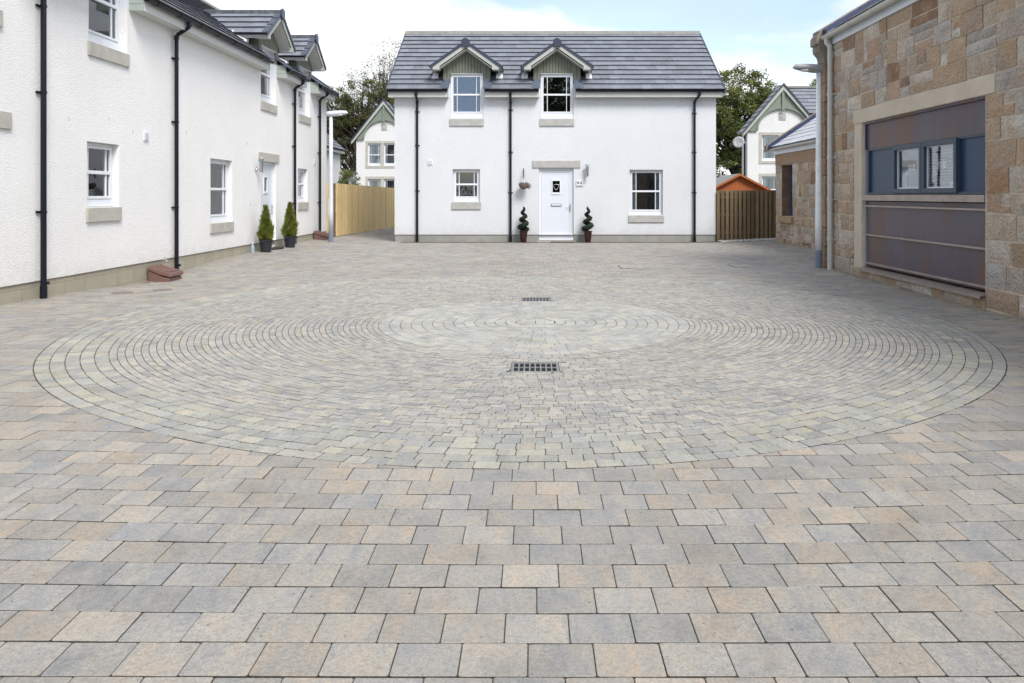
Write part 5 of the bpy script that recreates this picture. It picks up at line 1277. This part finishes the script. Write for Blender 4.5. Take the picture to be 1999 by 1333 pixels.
# deepen the bed under the grates
me = bed.data; bmx = bmesh.new(); bmx.from_mesh(me)
bmesh.ops.delete(bmx, geom=[f for f in bmx.faces if any(abs(f.calc_center_median().x-gx) < 0.40 and abs(f.calc_center_median().y-gy) < 0.48 for gx, gy in GRATES)], context='FACES_ONLY'); bmx.to_mesh(me); bmx.free()
for gx, gy in GRATES:
    z = gz1(gx, gy)-0.0080; k = MB()
    for (a, b, c_, d) in ((gx-0.8, gx-GW, gy-0.8, gy+0.8), (gx+GW, gx+0.8, gy-0.8, gy+0.8), (gx-GW, gx+GW, gy-0.8, gy-GD), (gx-GW, gx+GW, gy+GD, gy+0.8)):
        k.quad((a, c_, z), (b, c_, z), (b, d, z), (a, d, z))
    tag(k.build('paving_bed', M_JOINT), kind='structure')
def cover(x, y, w_, d_, label):
    z = gz1(x, y)+0.003; o = empty('manhole_cover', (x, y, z), 0, label, 'manhole cover')
    c = MB(); t = 0.008
    c.box(-w_, w_, -d_, -d_+t, -0.02, 0.004); c.box(-w_, w_, d_-t, d_, -0.02, 0.004); c.box(-w_, -w_+t, -d_+t, d_-t, -0.02, 0.004); c.box(w_-t, w_, -d_+t, d_-t, -0.02, 0.004); c.build('frame', M_COVER, o)
    c = MB(); c.cur = (0.4, 0.3, 0.6)
    for i in range(3):
        for j in range(3): c.cur = (rnd.random(), rnd.random(), 1); a = -w_+t+(2*w_-2*t)*i/3; b = -d_+t+(2*d_-2*t)*j/3; c.box(a+.002, a+(2*w_-2*t)/3-.002, b+.002, b+(2*d_-2*t)/3-.002, -0.015, 0.003)
    c.build('inset_pavers', M_PAVE, o)
cover(1.92, 14.75, 0.24, 0.32, 'paver-filled rectangular manhole cover nearest the middle of the court')
cover(4.05, 14.6, 0.22, 0.30, 'paver-filled rectangular manhole cover left of the galvanised lamp post')
def plate(x, y, r_, label):
    z = gz1(x, y)+0.002; c = MB(); c.lathe([(r_, -0.02), (r_, 0.004), (r_-0.012, 0.005), (r_-0.016, 0.002), (0.01, 0.002)], n=24)
    o = c.build('access_cover', M_COVER); o.location = (x, y, z); tag(o, label, 'access cover')
plate(5.42, 10.85, 0.15, 'round rusty access cover at the foot of the rust-coloured bay')
plate(-5.85, 10.7, 0.14, 'round dark access cover nearest the first left downpipe')
plate(-5.45, 11.05, 0.13, 'round dark access cover in front of the brown gas box')

# ------------------------------------------------------------------ gas boxes
def gasbox(u, label, zg):
    o = empty('gas_meter_box', (-6.53, u, zg), R(90), label, 'meter box', 'brown meter boxes along the left house')
    b = MB(); b.prism([(0.0, -0.02), (-0.36, -0.02), (-0.36, 0.06), (-0.24, 0.085), (0.0, 0.20)], 'x', 0.0, 0.46); b.build('body', M_BROWNBOX, o, bevel=0.008)
    l = MB(); l.prism([(0.0, 0.203), (-0.22, 0.115), (-0.385, 0.075), (-0.385, 0.11), (-0.37, 0.145), (-0.24, 0.175), (0.0, 0.255)], 'x', -0.015, 0.475)
    for k in range(3): x = 0.06+k*0.14; l.prism([(-0.02, 0.252), (-0.24, 0.174), (-0.34, 0.155), (-0.34, 0.168), (-0.24, 0.188), (-0.02, 0.262)], 'x', x, x+0.09)
    l.build('lid', M_BROWNBOX, o, bevel=0.006)
gasbox(12.74, 'brown plastic meter box with sloping lid beside the second black downpipe', gz1(-6.4, 12.9))
gasbox(22.35, 'brown plastic meter box with sloping lid at the far corner of the left house', gz1(-6.4, 22.5))

# ------------------------------------------------------------------ foliage
def leaf_cloud(name, centers, radii, per, size, mat, parent, flat=0.0, up=0.0, seed=1, aspect=0.5, tone=None):
    rg_ = np.random.default_rng(seed); C = np.repeat(np.array(centers, float), per, 0); Rr = np.repeat(np.array(radii, float), per)
    n = len(C); d = rg_.normal(size=(n, 3)); d /= np.linalg.norm(d, axis=1)[:, None]
    rr = Rr*rg_.random(n)**0.45; P = C+d*rr[:, None]*np.array([1, 1, 0.75])
    a = rg_.normal(size=(n, 3)); a[:, 2] = a[:, 2]*(1-flat)+up*3; a /= np.linalg.norm(a, axis=1)[:, None]
    b = np.cross(a, rg_.normal(size=(n, 3))); b /= np.linalg.norm(b, axis=1)[:, None]
    nn = np.cross(a, b); s = size*rg_.uniform(0.6, 1.35, n)[:, None]
    V = np.stack([P-a*s*.5, P+b*s*aspect*.5+nn*s*0.08, P+a*s*.5, P-b*s*aspect*.5+nn*s*0.08], 1).reshape(-1, 3)
    F = np.arange(4*n).reshape(n, 4)
    cl = np.repeat(rg_.random(len(centers)), per) if tone is None else np.repeat(np.array(tone), per)
    c = np.clip(0.55*cl+0.5*rg_.random(n)-0.05, 0, 1); c = np.repeat(c, 4)
    return mesh_np(name, V, F, mat, np.c_[c, c, c], parent)
def tree(loc, height, trunk_r, crowns, n_cl, per, leaf, mat, label, seed, cl_r=(0.35, 0.8), lean=0.0, name='tree', sparse=False, group=None):
    r_ = random.Random(seed); o = empty(name, loc, 0, label, 'tree', group)
    t = MB(); cs = []
    for (cx, cy, cz, rx, ry, rz, wgt) in crowns:
        k = int(n_cl*wgt)
        for _ in range(k):
            while True:
                p = [r_.uniform(-1, 1) for _ in range(3)]; q = sum(x*x for x in p)
                if q <= 1 and (q > 0.18 or r_.random() < 0.35): break
            cs.append((cx+p[0]*rx, cy+p[1]*ry, cz+p[2]*rz))
    th = min(c_[2]-c_[5]*0.2 for c_ in crowns)
    top = max(c_[2] for c_ in crowns)
    tp = [(0, 0, -0.4)]+[(lean*f*f*top+0.12*math.sin(f*7+seed), 0.12*math.cos(f*5+seed), f*top) for f in (0.15, 0.35, 0.55, 0.75, 0.95)]
    t.tube(tp, [trunk_r*k for k in (1.3, 1.0, 0.85, 0.65, 0.42, 0.15)], 9)
    for c_ in cs[::(1 if sparse else 3)]:
        f = r_.uniform(0.3, 0.9); i = f*5; i0 = min(4, int(i)); fr = i-i0
        a = Vector(tp[i0]).lerp(Vector(tp[i0+1]), fr); b = Vector(c_)
        if b.z < a.z-0.5: a = Vector(tp[1]).lerp(Vector(tp[2]), r_.random())
        m1 = a.lerp(b, 0.35)+Vector((r_.uniform(-.3, .3), r_.uniform(-.3, .3), 0.35)); m2 = a.lerp(b, 0.7)+Vector((r_.uniform(-.3, .3), r_.uniform(-.3, .3), 0.25))
        w0 = trunk_r*(0.16 if sparse else 0.28)
        t.tube([a, m1, m2, b], [w0, w0*.6, w0*.35, w0*.12], 5, False)
    t.build('trunk', M_BARK, o, fix=False)
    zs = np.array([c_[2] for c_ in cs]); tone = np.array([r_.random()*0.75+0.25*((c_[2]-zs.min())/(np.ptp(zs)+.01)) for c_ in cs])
    leaf_cloud('crown', cs, [r_.uniform(*cl_r) for _ in cs], per, leaf, mat, o, seed=seed, tone=tone)
    return o
tree((-14.0, 60, 0), 11, 0.42, [(0.0, 0, 5.6, 3.2, 2.4, 3.6, 0.42), (2.6, 0, 7.6, 2.4, 2.0, 1.9, 0.22), (-2.6, 0, 8.0, 3.2, 2.2, 2.0, 0.3), (0.6, 0, 9.0, 2.6, 2.0, 1.6, 0.14)], 330, 95, 0.15, M_LEAF_A, 'dark leafy tree with forked trunk behind the left lamp post and left house', 3, (0.22, 0.6))
tree((-12.1, 63, 0), 14.5, 0.26, [(0.3, 0, 11.6, 2.5, 1.8, 2.9, 0.6), (-1.9, 0, 10.4, 2.6, 1.5, 1.6, 0.4)], 260, 15, 0.13, M_LEAF_A, 'tall sparse tree with thin bare twigs rising left of the middle house roof', 5, (0.3, 0.7), sparse=True)
tree((-17.5, 66, 0), 11, 0.3, [(0, 0, 6.8, 3.2, 2, 3.4, 1.0)], 120, 90, 0.17, M_LEAF_A, 'dark tree mostly hidden behind the left house', 15)
tree((13.6, 50, 0), 10, 0.4, [(0, 0, 6.4, 3.4, 2.6, 3.5, 0.7), (-2.0, 0, 7.2, 2.2, 2.2, 2.3, 0.2), (2.0, 0, 6.0, 1.9, 2.0, 2.6, 0.2), (0.2, 0, 3.4, 3.2, 2, 2.2, 0.3)], 400, 120, 0.15, M_LEAF_B, 'large green tree turning yellow behind the orange shed and right far house', 8, (0.25, 0.65))
tree((23.6, 62, 0), 11, 0.3, [(0, 0, 8.6, 2.6, 2, 2.3, 1.0)], 80, 90, 0.17, M_LEAF_B, 'distant tree top showing beside the tall stone building', 21)
tree((-9.35, 38, 0), 3, 0.05, [(0, 0, 1.9, 0.55, 0.5, 0.95, 1.0)], 60, 40, 0.09, M_LEAF_B, 'small leafy bush above the pale fence, left of the far sage-arched house', 31, (0.12, 0.28), name='bush')
# trees behind the photographer, seen in the window glass
for i, (x, y, s, lb) in enumerate([(3.2, -33, 15, 'broad tree behind the viewpoint, reflected in the window glass'), (17, -37, 12, 'outer tree behind the viewpoint on the stone building side'), (-19, -36, 11, 'outer tree behind the viewpoint on the long house side')]):
    tree((x, y, 0), s, 0.35, [(0, 0, 7.6, 5.5, 3.0, 6.6, 1.0)], 420, 60, 0.38, M_LEAF_A, lb, 40+i, (0.6, 1.2))
hd = leaf_cloud('hedge', [(x, -26+rnd.uniform(-.5, .5), z) for x in np.linspace(-16, 16, 60) for z in (0.4, 1.2, 1.9)], [0.6]*180, 26, 0.22, M_LEAF_A, None, seed=55)
tag(hd, 'long dark hedge behind the viewpoint', 'hedge')

# potted conifers by the left door
def conifer(x, y, zb, h, r_, label, seed, crinkled=False):
    o = empty('potted_conifer', (x, y, zb), 0, label, 'potted plant', 'lime conifers flanking the left house door')
    p = MB(); p.lathe([(0.115, 0), (0.150, 0.26), (0.165, 0.262), (0.165, 0.295), (0.145, 0.295), (0.135, 0.25)], n=22, cap=False); p.lathe([(0.001, 0.002), (0.115, 0.002)], n=22, cap=False)
    pt = p.build('pot', M_POT_DK, o, smooth=False)
    s = MB(); s.lathe([(0.14, 0.255), (0.07, 0.27), (0.001, 0.275)], n=16, cap=False); s.build('soil', M_SOIL, pt)
    rg_ = np.random.default_rng(seed); n = 5200; t = rg_.random(n)**1.35; zz_ = 0.27+t*h
    prof = np.interp(t, [0, .12, .3, .6, .85, 1.0], [0.85, 1.0, 0.92, 0.58, 0.26, 0.03])*r_
    th = rg_.random(n)*6.283; lump = 1+0.20*np.sin(th*3+t*11+seed)+0.13*np.sin(th*5-t*19); rad = prof*lump*rg_.random(n)**0.33
    P = np.c_[rad*np.cos(th), rad*np.sin(th), zz_]
    a = np.c_[0.45*np.cos(th), 0.45*np.sin(th), np.ones(n)]+rg_.normal(size=(n, 3))*0.28; a /= np.linalg.norm(a, axis=1)[:, None]
    b = np.cross(a, rg_.normal(size=(n, 3))); b /= np.linalg.norm(b, axis=1)[:, None]; s_ = rg_.uniform(0.04, 0.15, n)[:, None]*(1-0.4*t[:, None]); wv = 0.007
    V = np.stack([P, P+a*s_*.5+b*wv, P+a*s_, P+a*s_*.5-b*wv], 1).reshape(-1, 3)
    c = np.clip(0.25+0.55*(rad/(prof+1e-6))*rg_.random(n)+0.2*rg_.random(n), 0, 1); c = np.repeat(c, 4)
    mesh_np('foliage', V, np.arange(4*n).reshape(n, 4), M_LEAF_LIME, np.c_[c, c, c], o)
    k = MB(); k.tube([(0, 0, 0.25), (0, 0, 0.25+h*0.8)], [0.012, 0.003], 6); k.build('stem', M_BARK, o)
conifer(-6.27, 17.62, gz1(-6.2, 17.6), 0.78, 0.140, 'lime-green cone-shaped conifer in a ribbed dark pot, left of the long house door', 3)
conifer(-6.20, 19.15, gz1(-6.2, 19.1), 0.84, 0.155, 'lime-green leaning conifer in a dark wrapped pot, right of the long house door', 9)
# spiral topiary
def topiary(x, y, zb, label, seed, ph):
    o = empty('spiral_topiary', (x, y, zb), 0, label, 'topiary', 'spiral topiaries beside the middle house door')
    p = MB(); p.lathe([(0.082, 0), (0.118, 0.30), (0.128, 0.302), (0.130, 0.335), (0.115, 0.335), (0.110, 0.29)], n=20, cap=False); pt = p.build('pot', M_POT_RED, o)
    s = MB(); s.lathe([(0.115, 0.30), (0.001, 0.31)], n=16, cap=False); s.build('soil', M_SOIL, pt)
    H = 0.66; cs = []; rs = []
    for i in range(120):
        t = i/119; an = ph+t*2*math.pi*3.1; rr = 0.088*(1-t)**0.8+0.012; cs.append((rr*math.cos(an), rr*math.sin(an), 0.36+H*t)); rs.append(0.092*(1-t)**0.75+0.022)
    leaf_cloud('foliage', cs, rs, 75, 0.026, M_LEAF_TOPI, o, seed=seed, aspect=0.7)
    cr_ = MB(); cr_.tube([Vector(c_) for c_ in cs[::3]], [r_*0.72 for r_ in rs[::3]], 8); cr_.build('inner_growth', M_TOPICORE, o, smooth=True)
    k = MB(); k.tube([(0, 0, 0.3), (0, 0, 0.36+H), (0.01, 0, 0.36+H+0.06)], [0.012, 0.005, 0.002], 6); k.build('stem', M_BARK, o)
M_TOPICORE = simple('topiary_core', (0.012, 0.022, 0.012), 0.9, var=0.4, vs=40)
topiary(-0.30, 22.12, 0.04, 'spiral topiary in a dark red pot, left of the middle house door', 3, 0.4)
topiary(1.59, 22.12, 0.04, 'spiral topiary in a dark red pot, right of the middle house door', 5, 2.2)

# ------------------------------------------------------------------ small things
hb = empty('hanging_basket', (-0.30, 22.18, 1.72), 0, 'wire hanging basket of withered plants on a black bracket left of the middle house door', 'hanging basket')
c = MB(); c.lathe([(0.02, -0.13), (0.09, -0.10), (0.135, -0.03), (0.15, 0.03), (0.14, 0.03), (0.12, -0.02)], n=18, cap=False); c.build('basket', M_MAT, hb)
c = MB()
for k in range(3): an = 2.1*k+0.4; c.tube([(0.145*math.cos(an), 0.145*math.sin(an), 0.03), (0.0, 0.02, 0.27)], 0.0035, 5)
c.build('chain', M_STEEL, hb)
c = MB(); c.tube([(0, 0.215, 0.22), (0, 0.215, 0.50)], 0.013, 6); c.tube([(0, 0.21, 0.48), (0, 0.02, 0.42), (0, 0.01, 0.27)], 0.010, 6); c.tube([(0, 0.21, 0.28), (0, 0.06, 0.425)], 0.008, 6); c.build('bracket', M_BLACK, hb)
leaf_cloud('plants', [(0.0, 0, 0.02), (0.08, 0, 0.03), (0.14, -.03, 0.0), (-0.08, 0, 0.03), (0.15, -.05, -0.06)], [0.08]*5, 60, 0.04, leaf_mat('withered', (0.05, 0.03, 0.02), (0.12, 0.08, 0.04), (0.18, 0.14, 0.07)), hb, seed=6)
def wall_light(root, u, z, label):
    o = empty('wall_light', wloc(root, u, 0, z), root.rotation_euler[2], label, 'wall light', 'stainless wall lanterns by the doors')
    c = MB(); c.tube([(0, -0.002, 0), (0, -0.025, 0)], 0.05, 16); c.tube([(0, -0.02, 0), (0, -0.14, 0)], 0.012, 8); c.lathe([(0.042, -0.07), (0.045, 0.08), (0.03, 0.085)], 0, -0.14, 16); c.build('mount', M_STEEL, o)
    c = MB(); c.lathe([(0.046, 0.086), (0.05, 0.25)], 0, -0.14, 16, cap=False); c.build('glass', glass_mat('lantern_glass', (0.8, 0.85, 0.9), 1.2), o)
    c = MB(); c.lathe([(0.02, 0.087), (0.02, 0.2), (0.01, 0.22)], 0, -0.14, 12); c.build('bulb', M_FOLD, o)
    c = MB(); c.lathe([(0.062, 0.25), (0.055, 0.285), (0.01, 0.295)], 0, -0.14, 16); c.build('cap', M_STEEL, o)
wall_light(mid, 1.58, 2.05, 'stainless wall lantern right of the middle house door')
wall_light(left, 17.72, 2.03, 'stainless wall lantern left of the long house door')
pq = empty('house_number_plaque', (1.36, 22.382, 1.78), 0, 'pale glass house number plaque reading 4 with a small dark flower emblem', 'number plaque')
c = MB(); c.box(-0.10, 0.10, -0.012, 0.02, -0.085, 0.085); c.build('plate', M_PLAQUE, pq, bevel=0.003)
c = MB(); v0, v1 = -0.016, -0.0125
c.box(0.050, 0.062, v0, v1, -0.035, 0.055); c.box(0.008, 0.074, v0, v1, -0.012, 0.0); c.prism([(0.008, 0.0), (0.022, 0.0), (0.0495, 0.048), (0.0495, 0.055), (0.044, 0.055)], 'y', v0, v1)
c.build('numeral', M_INK, pq)
c = MB()
for k in range(5):
    an = 2*math.pi*k/5; x, z = -0.045+0.018*math.cos(an), 0.012+0.018*math.sin(an); c.prism([(x+0.013*math.cos(t), z+0.013*math.sin(t)) for t in [2*math.pi*i/8 for i in range(8)]], 'y', v0, v1+0.0001*k)
c.build('emblem', M_INK, pq)
c = MB(); c.box(-0.08, 0.08, v0+0.002, v1, -0.066, -0.062); c.build('underline', M_INK, pq)
c = MB(); c.box(-0.34, 0.34, -0.18, 0.18, 0.0, 0.018); o = c.build('doormat', M_MAT, bevel=0.004); o.location = (0.85, 22.14, gz1(0.8, 22.1)+0.004); tag(o, 'brown coir doormat in front of the middle house door', 'doormat')
c = MB(); c.prism([(0.30*math.cos(t), 0.45*math.sin(t)) for t in [math.pi*(-0.5+i/12) for i in range(13)]], 'z', 0, 0.018); o = c.build('doormat', M_RUBBER); o.location = (-6.50, 18.6, gz1(-6.4, 18.6)+0.006); tag(o, 'black half-round rubber doormat between the two lime conifers', 'doormat')
# white door step slab at middle door
c = MB(); c.box(0.10, 1.24, 22.33, 22.42, -0.05, 0.062); o = c.build('door_step', M_CAST); tag(o, 'thin pale step under the middle house door', 'step')
b = empty('plastic_bottle', (-6.44, 17.25, gz1(-6.44, 17.25)), 0, 'pale blue plastic bottle standing against the wall beside the left conifer pot', 'bottle')
c = MB(); c.lathe([(0.036, 0), (0.038, 0.02), (0.038, 0.12), (0.026, 0.17), (0.014, 0.20), (0.014, 0.215)], n=16); c.build('body', M_BOTTLE, b, smooth=False)
c = MB(); c.lathe([(0.017, 0.216), (0.017, 0.24)], n=12); c.build('cap', M_UPVC, b)
# outside tap above the near meter box
tp = empty('outside_tap', (-6.53, 13.2, 0.29), R(90), 'small steel outside tap above the near brown meter box', 'tap')
c = MB(); c.tube([(0, 0, 0), (0, -0.08, 0), (0, -0.11, -0.03), (0, -0.115, -0.06)], 0.011, 8); c.build('spout', M_STEEL, tp)
c = MB(); c.tube([(-0.04, -0.06, 0.035), (0.04, -0.06, 0.035)], 0.006, 6); c.tube([(0, -0.06, 0.0), (0, -0.06, 0.035)], 0.006, 6); c.build('handle', M_STEEL, tp)

# pebbles in front of the brown fence, gravel margin along the stone wall
def pebbles(name, n, fx, size, mat, label, seed):
    rg_ = np.random.default_rng(seed); V = []; F = []; base = 0
    ico = np.array([(0, 0, 1), (.9, 0, .2), (.28, .85, .2), (-.73, .53, .2), (-.73, -.53, .2), (.28, -.85, .2), (0, 0, -.6)])
    fc = [(0, 1, 2), (0, 2, 3), (0, 3, 4), (0, 4, 5), (0, 5, 1), (6, 2, 1), (6, 3, 2), (6, 4, 3), (6, 5, 4), (6, 1, 5)]
    for i in range(n):
        x, y = fx(rg_.random(), rg_.random()); s = size*rg_.uniform(0.5, 1.3); a = rg_.random()*6.28; ca, sa = math.cos(a), math.sin(a)
        q = ico*np.array([s, s*rg_.uniform(.6, 1), s*.6])+rg_.normal(size=(7, 3))*s*0.1
        q = np.c_[q[:, 0]*ca-q[:, 1]*sa+x, q[:, 0]*sa+q[:, 1]*ca+y, q[:, 2]+gz1(x, y)+s*0.2]
        V.append(q); F += [(p+base, r_+base, t+base) for p, r_, t in fc]; base += 7
    o = mesh_np(name, np.concatenate(V), np.array(F), mat); tag(o, label, 'gravel', kind='stuff')
pebbles('gravel', 800, lambda a, b: (5.45+a*1.75, 21.72+b*0.62), 0.036, M_PEBBLE, 'strip of white pebbles along the foot of the brown fence', 3)
def marg(a, b):
    u = a*9.5; v = -0.03-0.22*b**1.7*(0.3+0.7*min(1, u/4)); p = wloc(stone, u, v, 0); return p[0], p[1]
pebbles('gravel', 3200, marg, 0.010, M_GRAVEL, 'thin margin of tan grit along the foot of the tall stone wall', 4)
def margl(a, b): return -6.54+0.10*b**2, 6.5+a*16
pebbles('gravel', 900, margl, 0.009, M_GRAVEL, 'thin line of grit along the foot of the long white house', 5)
# dead leaves
V = []; 
spots = [(-6.42, 12.5, 0.16, 26), (-6.3, 14.3, 0.5, 12), (5.25, 13.7, 0.35, 14), (0.5, 21.6, 1.6, 22), (0.3, 6.2, 0.15, 2), (4.9, 12.3, 0.6, 8)]
for (x, y, s, n) in spots:
    for _ in range(n): V.append((x+rnd.gauss(0, s*.6), y+rnd.gauss(0, s*.6)))
for _ in range(30): V.append((rnd.uniform(-6, 5), rnd.uniform(7, 21)))
rg_ = np.random.default_rng(5); P = np.array([(x, y, gz1(x, y)+0.008) for x, y in V if -6.5 < x < 5.35]); n = len(P)
a = np.c_[rg_.normal(size=(n, 2)), rg_.normal(size=n)*.25]; a /= np.linalg.norm(a, axis=1)[:, None]; b = np.cross(a, (0, 0, 1)); s = rg_.uniform(0.008, 0.028, n)[:, None]
VV = np.stack([P-a*s, P+b*s*.6+np.array([0, 0, .004]), P+a*s, P-b*s*.6+np.array([0, 0, .004])], 1).reshape(-1, 3)
tag(mesh_np('fallen_leaves', VV, np.arange(4*n).reshape(n, 4), M_LITTER), 'scattered small dead leaves lying on the paving', 'leaves', kind='stuff')
